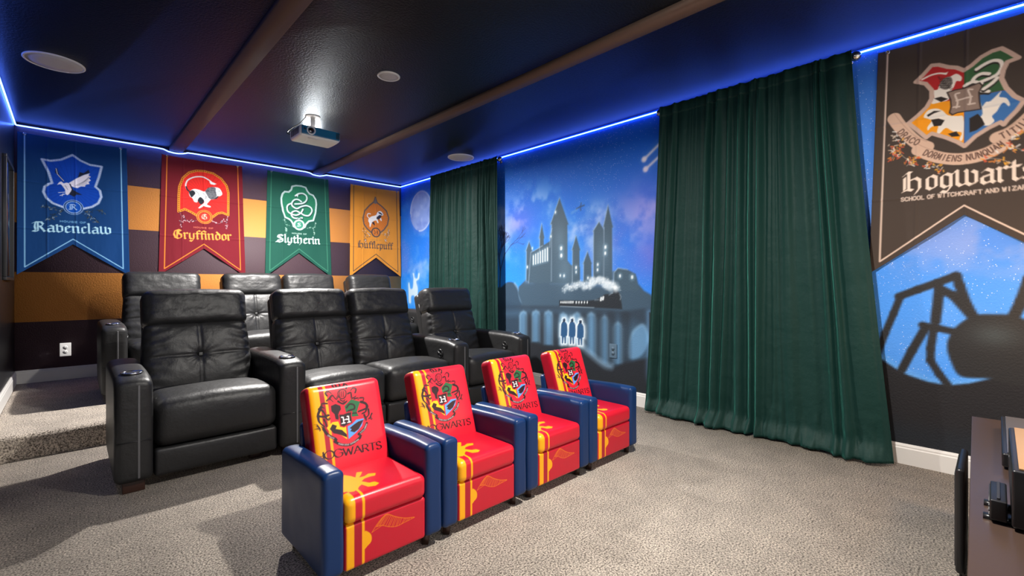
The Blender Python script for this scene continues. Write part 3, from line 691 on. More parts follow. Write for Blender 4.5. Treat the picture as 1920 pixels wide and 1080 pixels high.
def banner(side, corners, base, border, art, label, px=.0045, wob=1, seed=0, nbord=.045):
    """cloth pennant with a swallow tail. corners: a_left, a_right at top, z_top; a_left, a_right at the tips, z_tip; notch a, z"""
    (aL, aR, zt), (bL, bR, zb), (na, nz) = corners
    nu, nv = int(abs(aR - aL) / .0036), int((zt - zb) / .0042)
    s = np.linspace(0, 1, nu)[:, None] * np.ones(nv)[None]; t = np.ones(nu)[:, None] * np.linspace(0, 1, nv)[None]
    sn = (na - bL) / (bR - bL)
    tail = np.where(s < sn, zb + (nz - zb) * s / sn, zb + (nz - zb) * (1 - s) / (1 - sn))
    z = zt + (tail - zt) * t; tt = (zt - z) / (zt - zb)
    a = (aL + (aR - aL) * s) * (1 - tt) + (bL + (bR - bL) * s) * tt
    z = z + .006 * np.sin(s * PI) * (1 - tt) * -1.5                        # top edge sags between the eyelets
    P = Painter(a.ravel(), z.ravel(), px, base)
    # border line set in from the hem
    sg = 1 if aR > aL else -1; w_ = sg * nbord
    P.stroke([(aL + w_, zt - .012), (bL + w_ * 1.1, zb + nbord * 1.55), (na, nz + nbord * 1.05), (bR - w_ * 1.1, zb + nbord * 1.55), (aR - w_, zt - .012)], .0085, border)
    art(P)
    d = .006 + .012 * tt * wob + (.005 * np.sin(s * 15 + 3 * tt + seed) + .012 * (fbm(s * 6 + seed, tt * 2.5 + seed, seed) - .4)) * (.25 + tt) * wob
    d = d + .0042 * wob * (np.exp(-((tt - .34) / .006) ** 2) + np.exp(-((tt - .67) / .006) ** 2) + np.exp(-((s - .5) / .008) ** 2) + np.exp(-((s - .25) / .008) ** 2))
    d = np.maximum(d, .0045)
    if side == 'back':
        root = thing('pennant_banner', ((aL + aR) / 2, YB, zt), label, 'banner', 'cloth banners on the walls'); off = np.array(root.location)
        V = np.stack([a.ravel(), YB - d.ravel(), z.ravel()], 1)
    else:
        root = thing('pennant_banner', (XR, (aL + aR) / 2, zt), label, 'banner', 'cloth banners on the walls'); off = np.array(root.location)
        V = np.stack([XR - d.ravel(), a.ravel(), z.ravel()], 1)
    F = grid_faces(nu, nv)
    # second skin gives the cloth its thickness
    Vb = V.copy(); Vb[:, 1 if side == 'back' else 0] += .0016
    n0 = len(V); Fb = F[:, ::-1] + n0
    per = np.concatenate([np.arange(nu) * nv, (nu - 1) * nv + np.arange(1, nv), (np.arange(nu - 1)[::-1]) * nv + nv - 1, np.arange(1, nv - 1)[::-1]])
    q = np.stack([per, np.roll(per, -1), np.roll(per, -1) + n0, per + n0], 1)
    cols = P.linear(); VV = np.vstack([V, Vb]) - off
    fixnorm(mesh_obj('cloth', VV, np.vstack([F, Fb, q]).astype(np.int32), M['cloth'], root, cols=np.vstack([cols, cols])))
    for aa in (aL + w_, aR - w_):
        c = (aa - off[0], -.010, -.012) if side == 'back' else (-.010, aa - off[1], -.012)
        torus('eyelet', .009, .0028, M['nickel'], root, 'y' if side == 'back' else 'x', c, 16, 6)
    return root

# --- blue banner, eagle
def art_eagle(P):
    A = crop(on_back, 60, 270, 5.141)
    sh = [(95, 145), (180, 160), (280, 150), (390, 105), (470, 160), (560, 200), (672, 218), (645, 320), (612, 412), (655, 450), (668, 510), (640, 570), (580, 605), (500, 622), (400, 630), (300, 608), (200, 570), (140, 520), (110, 460), (122, 410), (160, 385), (193, 375), (160, 270)]
    frame_stroke(P, A(sh), c8(0, 66, 176), c8(150, 172, 214), .020, c8(196, 208, 232), A([(385, 420)])[0], c8(0, 48, 140))
    wht, blk = c8(226, 222, 236), c8(20, 28, 52)
    for pts in ([(385, 405), (440, 330), (460, 270), (500, 280), (545, 245), (557, 278), (490, 300), (430, 335), (400, 395)], [(360, 440), (385, 420), (400, 445), (485, 490), (430, 488), (405, 508), (350, 480)], [(300, 362), (255, 305), (225, 275), (222, 240), (242, 228), (250, 265), (262, 295), (312, 357)]): P.poly(A(pts), blk)
    P.poly(A([(355, 375), (430, 330), (500, 298), (560, 280), (545, 300), (568, 315), (548, 330), (568, 350), (545, 365), (555, 385), (520, 390), (510, 410), (470, 408), (440, 425), (410, 420), (385, 410)]), wht)
    P.poly(spline(A([(243, 395), (262, 368), (285, 362), (305, 378), (335, 372), (365, 385), (385, 420), (375, 455), (345, 492), (325, 480), (318, 440), (300, 415), (280, 390), (258, 388)]), True, 3), wht)
    for k in range(6): P.stroke(A([(415 + k * 18, 400 - k * 8), (520 + k * 8, 395 - k * 18)]), .0028, blk, .6)
    for pts in ([(232, 235), (245, 290), (305, 355)], [(335, 462), (255, 468)], [(330, 478), (270, 496)], [(300, 480), (290, 500)]): P.stroke(A(pts), .005, wht)
    P.stroke(A([(365, 385), (390, 440), (385, 470)]), .008, blk); P.stroke(A([(320, 400), (345, 440)]), .003, blk, .6)
    c = A([(400, 610)])[0]; R = abs(A([(498, 610)])[0][0] - A([(302, 610)])[0][0]) / 2
    medallion(P, c, R, c8(160, 186, 224), c8(0, 72, 168), c8(20, 60, 120), 'R', c8(170, 196, 232))
    G = [c8(28, 42, 58), c8(150, 160, 170), c8(20, 34, 50), c8(110, 100, 80)]
    for q in ([(110, 600), (190, 620), (290, 640)], [(150, 735), (210, 690), (280, 655)], [(680, 660), (620, 640), (510, 660)], [(640, 760), (580, 715), (520, 680)]): sprig(P, A(q), len(q) + int(q[0][0]), G)
    B_ = crop(on_back, 0, 220, 3.375)
    plain(P, 'HOUSE OF', *B_([(380, 662), (545, 672)]), .0145, c8(120, 170, 210), .004, asp=1.1, gap=.5)
    black_letter(P, 'Ravenclaw', *B_([(222, 722), (702, 740)]), .062, c8(172, 214, 234), 1.0)
banner('back', ((-.345, .402, 2.388), (-.348, .425, 1.118), (.015, 1.409)), c8(2, 54, 108), c8(130, 178, 214), art_eagle, 'blue pennant banner with a white eagle crest, at the left end of the striped wall', seed=1)
# --- red banner, lion
def art_lion(P):
    A = crop(on_back, 310, 300, 6.)
    sh = [(150, 580), (152, 400), (160, 300), (200, 200), (270, 140), (350, 120), (440, 125), (540, 150), (630, 210), (690, 290), (710, 370), (708, 620), (640, 592), (590, 600), (535, 640), (440, 650), (350, 622), (300, 590), (220, 552)]
    frame_stroke(P, A(sh), c8(226, 44, 40), c8(232, 150, 44), .022, c8(110, 46, 30), A([(430, 390)])[0], c8(176, 24, 30))
    wht, blk = c8(226, 228, 230), c8(36, 40, 48)
    P.stroke(spline(A([(240, 320), (230, 280), (250, 230), (300, 200), (360, 187), (430, 192), (500, 230), (535, 262)])), .013, wht)
    P.stroke(spline(A([(236, 300), (250, 335), (290, 365)])), .013, blk)
    P.poly(A([(495, 240), (540, 250), (578, 268), (550, 280), (510, 270)]), wht)
    P.poly(spline(A([(268, 360), (320, 325), (385, 335), (440, 355), (470, 330), (520, 306), (580, 308), (622, 335), (640, 380), (620, 402), (590, 405), (560, 432), (520, 440), (490, 470), (470, 500), (512, 520), (500, 532), (440, 520), (420, 500), (440, 470), (400, 430), (370, 440), (360, 475), (325, 468), (305, 430), (278, 410)]), True, 3), wht)
    P.poly(A([(370, 540), (400, 510), (450, 478), (458, 495), (410, 532), (385, 544)]), wht)
    gry = c8(112, 114, 120)
    P.poly(spline(A([(450, 352), (478, 318), (525, 302), (562, 312), (588, 340), (582, 395), (558, 436), (520, 444), (492, 425), (470, 390)]), True, 4), gry)
    P.poly(spline(A([(572, 312), (606, 316), (624, 338), (641, 380), (622, 403), (592, 404), (572, 370)]), True, 4), wht)
    P.poly(spline(A([(268, 358), (310, 340), (338, 372), (318, 402), (296, 420), (280, 396)]), True, 4), blk)
    P.poly(spline(A([(366, 450), (392, 416), (422, 436), (436, 468), (408, 500), (384, 486)]), True, 4), blk)
    P.poly(A([(556, 434), (588, 406), (604, 412), (575, 440)]), blk); P.dots(A([(606, 350)]), .004, blk)
    r = random.Random(3)
    for k in range(60):
        x, y = r.uniform(455, 580), r.uniform(308, 436); P.stroke(A([(x, y), (x - r.uniform(8, 20), y + r.uniform(-10, 14))]), .003, blk, .6)
    for q in ([(330, 345), (372, 372), (380, 410)], [(420, 372), (452, 400), (462, 440)], [(345, 400), (330, 440)]): P.stroke(spline(A(q)), .003, blk, .6)
    c = A([(443, 640)])[0]; R = abs(A([(535, 640)])[0][0] - A([(351, 640)])[0][0]) / 2
    medallion(P, c, R, c8(236, 160, 60), c8(226, 52, 40), c8(200, 70, 40), 'G', c8(236, 196, 180))
    G = [c8(210, 210, 214), c8(40, 36, 50), c8(226, 226, 230), c8(60, 40, 60)]
    for q in ([(165, 590), (185, 650), (170, 735)], [(205, 630), (250, 690), (355, 680)], [(705, 635), (685, 700), (698, 775)], [(540, 690), (610, 715), (660, 660)]): sprig(P, A(q), int(q[0][0]), G, 16, .010)
    plain(P, 'HOUSE OF', *A([(320, 762), (540, 777)]), .013, c8(206, 120, 90), .0036, asp=1.1, gap=.5)
    black_letter(P, 'Gryffindor', *A([(100, 882), (742, 906)]), .066, c8(240, 158, 70), 1.0)
banner('back', ((.683, 1.425, 2.386), (.655, 1.455, 1.125), (1.053, 1.423)), c8(112, 24, 36), c8(222, 130, 44), art_lion, 'red pennant banner with a running lion crest on the striped wall', seed=2)
# --- green banner, snake
def art_snake(P):
    A = crop(on_back, 500, 330, 7.2)
    sh = [(345, 140), (400, 128), (470, 135), (530, 155), (550, 200), (580, 240), (630, 262), (665, 320), (672, 380), (660, 500), (630, 600), (570, 610), (530, 650), (515, 690), (440, 720), (365, 680), (355, 640), (330, 600), (300, 578), (250, 555), (220, 470), (202, 370), (198, 300), (215, 240), (245, 210), (300, 215), (335, 185)]
    frame_stroke(P, A(sh), c8(34, 112, 84), c8(214, 228, 230), .018, c8(120, 150, 146), A([(440, 420)])[0], c8(28, 92, 70))
    wht, blk = c8(220, 232, 232), c8(18, 48, 50)
    body = [[(390, 266), (430, 240), (490, 235), (535, 265), (545, 310), (520, 350), (470, 372), (385, 377)], [(470, 345), (420, 315), (370, 325), (340, 370), (355, 410), (410, 438), (470, 412), (540, 400), (600, 430), (610, 480), (570, 533), (510, 530), (470, 505)], [(330, 370), (290, 390), (275, 430), (290, 480), (330, 508), (400, 528), (460, 500), (490, 450)], [(440, 490), (400, 470), (350, 485), (335, 520), (360, 560), (410, 572), (480, 566)]]
    for q in body: P.stroke([(p[0] + .006, p[1] - .009) for p in spline(A(q))], .020, blk)
    for q in body: P.stroke(spline(A(q)), .017, wht)
    for q in body: P.dashes(spline(A(q)), .004, c8(130, 160, 160), .010, .4, False)
    P.poly(A([(380, 262), (415, 242), (430, 258), (418, 285), (412, 270)]), wht)
    P.stroke(spline(A([(400, 590), (440, 565), (490, 590)])), .005, blk)
    c = A([(440, 660)])[0]; R = abs(A([(515, 660)])[0][0] - A([(365, 660)])[0][0]) / 2
    medallion(P, c, R, c8(218, 230, 232), c8(58, 132, 110), c8(214, 226, 228), 'S', c8(190, 220, 205))
    G = [c8(150, 190, 170), c8(30, 80, 66), c8(200, 220, 210)]
    for q in ([(240, 580), (255, 650), (345, 680)], [(250, 770), (260, 730), (262, 700)], [(655, 620), (640, 690), (550, 700)], [(640, 800), (640, 750), (630, 720)]): sprig(P, A(q), int(q[0][0]), G, 14, .010)
    plain(P, 'HOUSE OF', *A([(345, 778), (540, 794)]), .013, c8(190, 214, 204), .0038, asp=1.1, gap=.5)
    black_letter(P, 'Slytherin', *A([(140, 893), (722, 923)]), .066, c8(226, 240, 238), 1.0)
banner('back', ((1.692, 2.418, 2.392), (1.665, 2.455, 1.125), (2.052, 1.422)), c8(26, 78, 66), c8(60, 122, 98), art_snake, 'green pennant banner with a white snake crest on the striped wall', seed=3)
# --- yellow banner, badger
def art_badger(P):
    A = crop(on_back, 650, 340, 6.)
    sh = [(325, 180), (345, 240), (400, 285), (450, 335), (475, 410), (460, 490), (420, 545), (375, 580), (330, 592), (285, 580), (230, 530), (195, 480), (185, 410), (205, 330), (260, 270), (310, 230)]
    frame_stroke(P, A(sh), c8(206, 116, 44), c8(112, 92, 84), .020, c8(80, 66, 60), A([(330, 410)])[0], c8(150, 84, 40))
    P.poly(A([(325, 180), (345, 240), (325, 256), (308, 240)]), c8(112, 104, 104))
    wht, blk = c8(226, 222, 220), c8(44, 42, 56)
    P.poly(spline(A([(250, 420), (280, 395), (330, 380), (350, 345), (385, 335), (412, 370), (405, 385), (380, 385), (385, 410), (395, 440), (385, 446), (365, 415), (350, 430), (360, 465), (348, 468), (330, 440), (290, 460), (270, 512), (260, 505), (258, 470), (246, 450)]), True, 3), wht)
    P.stroke(spline(A([(252, 412), (234, 388), (245, 362), (270, 366)])), .012, wht)
    for q in ([(340, 402), (370, 378), (396, 385), (380, 415), (355, 430), (335, 420)], [(285, 462), (310, 456), (322, 498), (300, 482)], [(355, 345), (378, 350), (405, 372), (395, 378), (365, 362)]): P.poly(A(q), blk)
    c = A([(330, 575)])[0]; R = abs(A([(382, 575)])[0][0] - A([(278, 575)])[0][0]) / 2
    medallion(P, c, R, c8(112, 92, 84), c8(206, 116, 44), c8(70, 58, 54), 'K', c8(84, 60, 52))
    G = [c8(70, 62, 66), c8(206, 206, 214), c8(120, 70, 50), c8(80, 80, 90)]
    for q in ([(190, 520), (190, 580), (230, 620)], [(205, 560), (250, 590), (260, 610)], [(470, 540), (475, 600), (440, 640)], [(400, 600), (440, 600), (470, 580)], [(215, 650), (215, 680), (210, 640)], [(440, 660), (445, 690), (440, 650)]): sprig(P, A(q), int(q[0][0] + q[0][1]), G, 18, .014)
    plain(P, 'HOUSE OF', *A([(270, 662), (390, 668)]), .011, c8(150, 120, 80), .003, asp=1.1, gap=.5)
    black_letter(P, 'Hufflepuff', *A([(138, 746), (514, 768)]), .066, c8(84, 70, 68), 1.0)
banner('back', ((2.719, 3.452, 2.378), (2.700, 3.470, 1.135), (3.082, 1.402)), c8(206, 134, 48), c8(62, 56, 54), art_badger, 'yellow pennant banner with a badger crest, at the right end of the striped wall', seed=4)
# --- dark banner, four-part shield
def art_shield(P):
    E_ = crop(on_right, 1640, 80, 4.5, 3.475)
    rim, wht, blk = c8(196, 166, 150), c8(232, 222, 210), c8(46, 40, 38)
    sh = [(345, 330), (400, 280), (480, 190), (540, 185), (620, 205), (690, 210), (755, 235), (820, 190), (900, 120), (990, 70), (1070, 45), (1140, 80), (1215, 125), (1120, 160), (1085, 230), (1070, 300), (1110, 380), (1180, 450), (1260, 490), (1200, 570), (1120, 650), (1090, 690), (1060, 670), (960, 720), (850, 790), (760, 875), (700, 840), (600, 800), (480, 765), (435, 800), (350, 730), (285, 680), (380, 600), (440, 540), (480, 470), (480, 400), (430, 345)]
    S_ = E_(sh); P.poly(S_, c8(160, 40, 40))
    idx = P._sel(S_, 0); m_ = np.zeros(len(P.a)); m_[idx] = P.sdf(idx, S_) < 0; P.mask = m_
    P.poly(E_([(200, 0), (755, 0), (755, 480), (300, 525)]), c8(176, 40, 42)); P.poly(E_([(755, 0), (1300, 0), (1300, 395), (1080, 400), (755, 470)]), c8(56, 92, 58))
    P.poly(E_([(200, 530), (755, 480), (755, 900), (200, 900)]), c8(236, 150, 30)); P.poly(E_([(755, 470), (1080, 402), (1400, 390), (1400, 900), (755, 900)]), c8(62, 110, 168))
    P.stroke(spline(E_([(400, 310), (470, 275), (540, 258), (600, 262)])), .009, wht); P.poly(E_([(570, 262), (620, 245), (605, 270)]), wht)
    P.poly(spline(E_([(545, 360), (580, 310), (640, 285), (690, 262), (735, 290), (725, 325), (690, 325), (670, 370), (640, 420), (625, 480), (560, 500), (480, 515), (500, 460), (490, 405), (530, 395)]), True, 3), wht)
    P.poly(spline(E_([(548, 350), (580, 305), (630, 285), (655, 310), (650, 360), (610, 395), (560, 385)]), True, 4), c8(120, 112, 106))
    for k in range(40):
        x = 550 + (k * 37) % 105; y = 295 + (k * 53) % 95; P.stroke(E_([(x, y), (x - 14, y + (k % 5) * 5 - 8)]), .004, blk, .6)
    for q in ([(500, 470), (560, 455), (620, 475), (560, 500)],): P.poly(E_(q), blk)
    sn = [[(860, 225), (930, 180), (1000, 150), (1060, 155), (1075, 200), (1040, 260), (980, 295), (860, 345)], [(965, 262), (900, 262), (840, 300), (820, 360), (870, 400), (960, 410)], [(760, 365), (830, 330), (900, 345)], [(1035, 295), (990, 340), (920, 390)]]
    for q in sn: P.stroke([(p[0], p[1] - .008) for p in spline(E_(q))], .019, blk); P.stroke(spline(E_(q)), .016, wht)
    P.poly(spline(E_([(412, 625), (450, 570), (520, 555), (575, 575), (620, 615), (700, 620), (750, 630), (750, 780), (735, 830), (715, 815), (735, 760), (660, 750), (600, 720), (545, 770), (525, 755), (535, 700), (480, 710), (450, 740), (445, 710), (480, 660), (440, 640)]), True, 3), wht)
    for q in ([(440, 610), (500, 575), (560, 575), (500, 595), (450, 625)], [(475, 650), (540, 640), (590, 655), (560, 700), (500, 705)], [(620, 770), (690, 750), (720, 790), (650, 795)]): P.poly(E_(q), blk)
    P.poly(spline(E_([(895, 500), (905, 540), (940, 500), (980, 490), (1070, 405), (1050, 455), (1110, 465), (1140, 510), (1130, 535), (1090, 505), (1060, 530), (1030, 580), (990, 620), (1010, 660), (960, 700), (900, 690), (880, 640), (910, 600)]), True, 3), wht)
    P.poly(E_([(800, 640), (870, 600), (905, 640), (930, 690), (860, 740), (800, 760)]), blk)
    P.mask = None
    P.stroke(S_, .020, rim, closed=True)
    cs = E_([(612, 420), (680, 400), (760, 385), (830, 360), (885, 338), (908, 362), (880, 420), (885, 500), (897, 562), (820, 575), (700, 592), (655, 612), (632, 592), (645, 540), (640, 480)])
    P.poly(cs, c8(140, 118, 106)); P.stroke(cs, .006, c8(60, 48, 44), closed=True)
    for q in ([(690, 550), (700, 500), (680, 440), (715, 425)], [(800, 520), (810, 460), (790, 400), (825, 395)], [(690, 490), (820, 455)], [(665, 545), (715, 540)], [(790, 522), (845, 512)]): P.stroke(spline(E_(q)), .008, c8(206, 186, 172))
    # ribbon and motto
    rb = [[(165, 640), (200, 690), (260, 760), (350, 840), (440, 880)], [(370, 905), (450, 940), (560, 972), (690, 985), (820, 970), (950, 930), (1070, 868)], [(1040, 800), (1120, 770), (1200, 722), (1270, 665), (1350, 590)]]
    for q in rb: P.stroke(spline(E_(q)), .062, c8(206, 172, 150))
    for q in rb: P.stroke([(p[0], p[1] + .031) for p in spline(E_(q))], .004, c8(170, 136, 118), .6)
    dk = c8(92, 68, 60)
    along(P, 'DRACO', spline(E_([(215, 745), (290, 810), (370, 845)])), .030, dk, .005)
    along(P, 'DORMIENS NUNQUAM', spline(E_([(420, 925), (560, 965), (690, 978), (820, 962), (950, 920), (1080, 850)])), .030, dk, .005)
    along(P, 'TITILLANDUS', spline(E_([(1065, 790), (1200, 722), (1360, 590), (1480, 470)])), .030, dk, .005)
    G = [c8(226, 220, 214), c8(216, 130, 60), c8(200, 180, 160), c8(226, 160, 60), c8(210, 90, 60)]
    for q in ([(150, 780), (200, 830), (230, 880)], [(140, 880), (160, 940), (150, 980)], [(190, 900), (240, 960), (300, 1000)], [(270, 1040), (330, 990), (350, 960)], [(420, 1060), (480, 1020), (560, 1080)], [(900, 980), (1040, 980), (1140, 1010)], [(1060, 900), (1150, 880), (1230, 900)], [(1180, 800), (1240, 760), (1300, 740)]): sprig(P, E_(q), int(q[0][0] + q[0][1]), G, 22, .018)
    H_ = crop(on_right, 1580, 60, 2.348, 3.475); yc = .115
    l = H_([(280, 706)])[0]; black_letter(P, 'Hogwarts', l, (2 * yc - l[0], l[1]), .078, c8(226, 206, 190), .95)
    l = H_([(258, 746)])[0]; plain(P, 'SCHOOL OF WITCHCRAFT AND WIZARDRY', l, (2 * yc - l[0], l[1]), .020, c8(206, 186, 172), .0052, asp=1., gap=.34)
banner('right', ((.49, -.262, 2.41), (.53, -.29, 1.10), (.123, 1.412)), c8(68, 58, 52), c8(206, 182, 166), art_shield, 'dark grey pennant banner with a four-coloured shield crest on the painted wall', px=.0042, seed=6)

# ================================================================== CURTAINS
def curtain(y0t, y1t, y0b, y1b, label, seed, folds, ztop=2.445, zbot=.012, xoff=.055, group='velvet curtains on the painted wall', ridges=None):
    nu, nv = 220, 150
    s = np.linspace(0, 1, nu)[:, None] * np.ones(nv)[None]; t = np.ones(nu)[:, None] * np.linspace(0, 1, nv)[None]
    rs = np.random.RandomState(seed)
    yt = y0t + (y1t - y0t) * s; yb = y0b + (y1b - y0b) * s
    ease = t ** 1.2; y = yt * (1 - ease) + yb * ease
    # irregular soft folds: some narrow, some broad and nearly flat, each leaning a little as it falls
    d = np.zeros_like(s); pos = 0.0; c = []
    while pos < 1.02:
        wd_ = rs.choice([.028, .04, .07, .11, .17]) * 5.0 / folds; c.append((pos + wd_ / 2, wd_)); pos += wd_ * rs.uniform(.9, 1.3)
    for k, (cc, wd_) in enumerate(c):
        lean = rs.uniform(-.035, .035); cen = cc + lean * t + .010 * np.sin(t * 4 + k); grow = 1 + .55 * t * rs.uniform(.2, 1.2)
        amp = rs.uniform(.034, .066) * min(1.25, .6 + wd_ * 5) * (.62 + .38 * smooth(0, .25, t)) * (1 - .35 * rs.rand() * np.sin(PI * t))
        d += amp * np.exp(-np.abs((s - cen) / (wd_ * .38 * grow)) ** 2.0)
    if ridges:
        d = d * .22
        for k, (cc, wd_, amp) in enumerate(ridges):
            lean = rs.uniform(-.03, .03); cen = cc + lean * t ** 1.5 + .006 * np.sin(t * 5 + k)
            d += amp * (.6 + .4 * smooth(0, .2, t)) * (1 - .25 * np.sin(PI * t) * rs.rand()) * np.exp(-np.abs((s - cen) / (wd_ * (1 + .7 * t))) ** 2.2)
    for k in range(int(folds) if not ridges else 0):                                   # deep narrow gaps
        cc = rs.uniform(.08, .92); d -= .020 * np.exp(-((s - cc - rs.uniform(-.05, .05) * t) / .010) ** 2) * smooth(0, .2, t)
    d += .008 * (fbm(s * 7, t * 9, seed + 2, 3) - .5) * (.3 + t) + .010 * np.sin(s * 2.6 * PI + seed) * t
    d += .010 * np.sin(s * 40 + seed) * 0 + .007 * (fbm(s * 3, t * 26, seed + 61, 3) - .5)
    top = np.exp(-t * 30); d = d * (1 - .45 * top); d = np.where(t < .08, np.maximum(d, .002), d)
    for se in (0., 1.):
        e_ = np.exp(-((s - se) / .022) ** 2); d = d * (1 - e_) + .024 * e_
    flare = smooth(.95, 1.0, t) * (1 - .8 * np.exp(-(np.minimum(s, 1 - s) / .03) ** 2)); d += flare * (.030 + .060 * fbm(s * 9, t * 0, seed + 21, 2)); d += .040 * smooth(.86, 1, t) * np.clip(np.minimum(s, 1 - s) * 20, 0, 1) * (fbm(s * 16, t * 14, seed + 31, 3) - .5)
    x = XR - xoff - .012 - d; x = np.minimum(x, XR - .022)
    z = ztop + (zbot - ztop) * t
    z = z + .012 * (fbm(s * 26, t * 0, seed + 41, 2) - .5) * np.exp(-t * 26)
    z = np.maximum(z, zbot) + .03 * flare * np.clip(fbm(s * 10, t * 0, seed + 22, 2) - .45, 0, 1)
    y = y + .006 * (fbm(s * 12, t * 3, seed + 51, 2) - .5) * (1 + t) * np.clip(np.minimum(s, 1 - s) * 20, 0, 1)
    root = thing('curtain', (XR - xoff, (y0b + y1b) / 2, 0), label, 'curtain', group); off = np.array(root.location)
    V = np.stack([x.ravel(), y.ravel(), z.ravel()], 1) - off
    F = grid_faces(nu, nv); n0 = len(V); Vb = V.copy(); Vb[:, 0] += .003
    per = np.concatenate([np.arange(nu) * nv, (nu - 1) * nv + np.arange(1, nv), (np.arange(nu - 1)[::-1]) * nv + nv - 1, np.arange(1, nv - 1)[::-1]])
    q = np.stack([per, np.roll(per, -1), np.roll(per, -1) + n0, per + n0], 1)
    fixnorm(mesh_obj('drape', np.vstack([V, Vb]), np.vstack([F, F[:, ::-1] + n0, q]).astype(np.int32), M['velvet'], root))
    # stitched heading band and hem
    for nm, r0, r1, dd in (('heading', 0, 6, .0022),):
        Vh = V.reshape(nu, nv, 3)[:, r0:r1].copy(); Vh[:, :, 0] -= dd; Vh2 = Vh.copy(); Vh2[:, :, 0] += dd * .8; k = r1 - r0
        Fh = grid_faces(nu, k); n1 = nu * k; per = np.concatenate([np.arange(nu) * k, (nu - 1) * k + np.arange(1, k), (np.arange(nu - 1)[::-1]) * k + k - 1, np.arange(1, k - 1)[::-1]])
        q = np.stack([per, np.roll(per, -1), np.roll(per, -1) + n1, per + n1], 1)
        fixnorm(mesh_obj(nm, np.vstack([Vh.reshape(-1, 3), Vh2.reshape(-1, 3)]), np.vstack([Fh, Fh[:, ::-1] + n1, q]).astype(np.int32), M['velvet'], root))
    return root
curtain(1.855, 1.15, 1.985, 1.15, 'green velvet curtain panel nearest the castle, left half of the near window', 3, 5.2,
        ridges=[(.03, .022, .03), (.16, .016, .045), (.27, .05, .018), (.44, .10, .016), (.555, .020, .050), (.655, .022, .055), (.76, .016, .030), (.86, .022, .052), (.965, .020, .050)])
curtain(1.150, .605, 1.150, .405, 'green velvet curtain panel beside the dark shield banner', 8, 4.2,
        ridges=[(.05, .028, .055), (.17, .05, .016), (.33, .035, .030), (.50, .07, .020), (.655, .022, .050), (.715, .018, .058), (.86, .085, .045), (.97, .03, .02)])
curtain(5.10, 4.46, 5.15, 4.46, 'dark green velvet curtain panel beside the painted moon', 12, 6.0, xoff=.056, zbot=RZ + .012)
curtain(4.460, 3.80, 4.460, 3.78, 'dark green velvet curtain panel left of the castle, behind the seats', 17, 4.6, xoff=.056, zbot=.16)
def rod(y0, y1, label, zr=2.412, xr=XR - .055):
    t = thing('curtain_rod', (xr, (y0 + y1) / 2, zr), label, 'curtain rod', 'nickel curtain rods'); L = (y1 - y0) / 2
    tube('pole', [(0, -L, 0), (0, L, 0)], .009, M['nickel'], t, 14)
    for s in (-1, 1):
        pr = [(.0006, -.031), (.012, -.028), (.022, -.020), (.028, -.008), (.0285, .004), (.024, .016), (.014, .025), (.010, .029), (.012, .034), (.012, .040)]
        V, F = lathe_vf(pr, 24, 'y', (0, 0, 0)); V = [(p[0], -s * p[1] + s * (L + .008), p[2]) for p in V]
        fixnorm(mesh_obj('finial', V, F, M['nickel'], t))
        V, F = tube_vf([(0, s * (L - .03), -.004), (.03, s * (L - .03), -.010), (.052, s * (L - .03), -.010)], .006, 10)
        br = fixnorm(mesh_obj('bracket', V, F, M['nickel'], t))
        lathe('mounting_plate', [(.018, .049), (.018, .0545)], M['nickel'], br, 20, 'x', (0, s * (L - .03), -.010))
rod(.60, 1.862, 'nickel curtain rod with ball ends over the green curtains beside the shield banner')
rod(3.80, 5.08, 'nickel curtain rod with ball ends over the far dark curtains', zr=2.412)

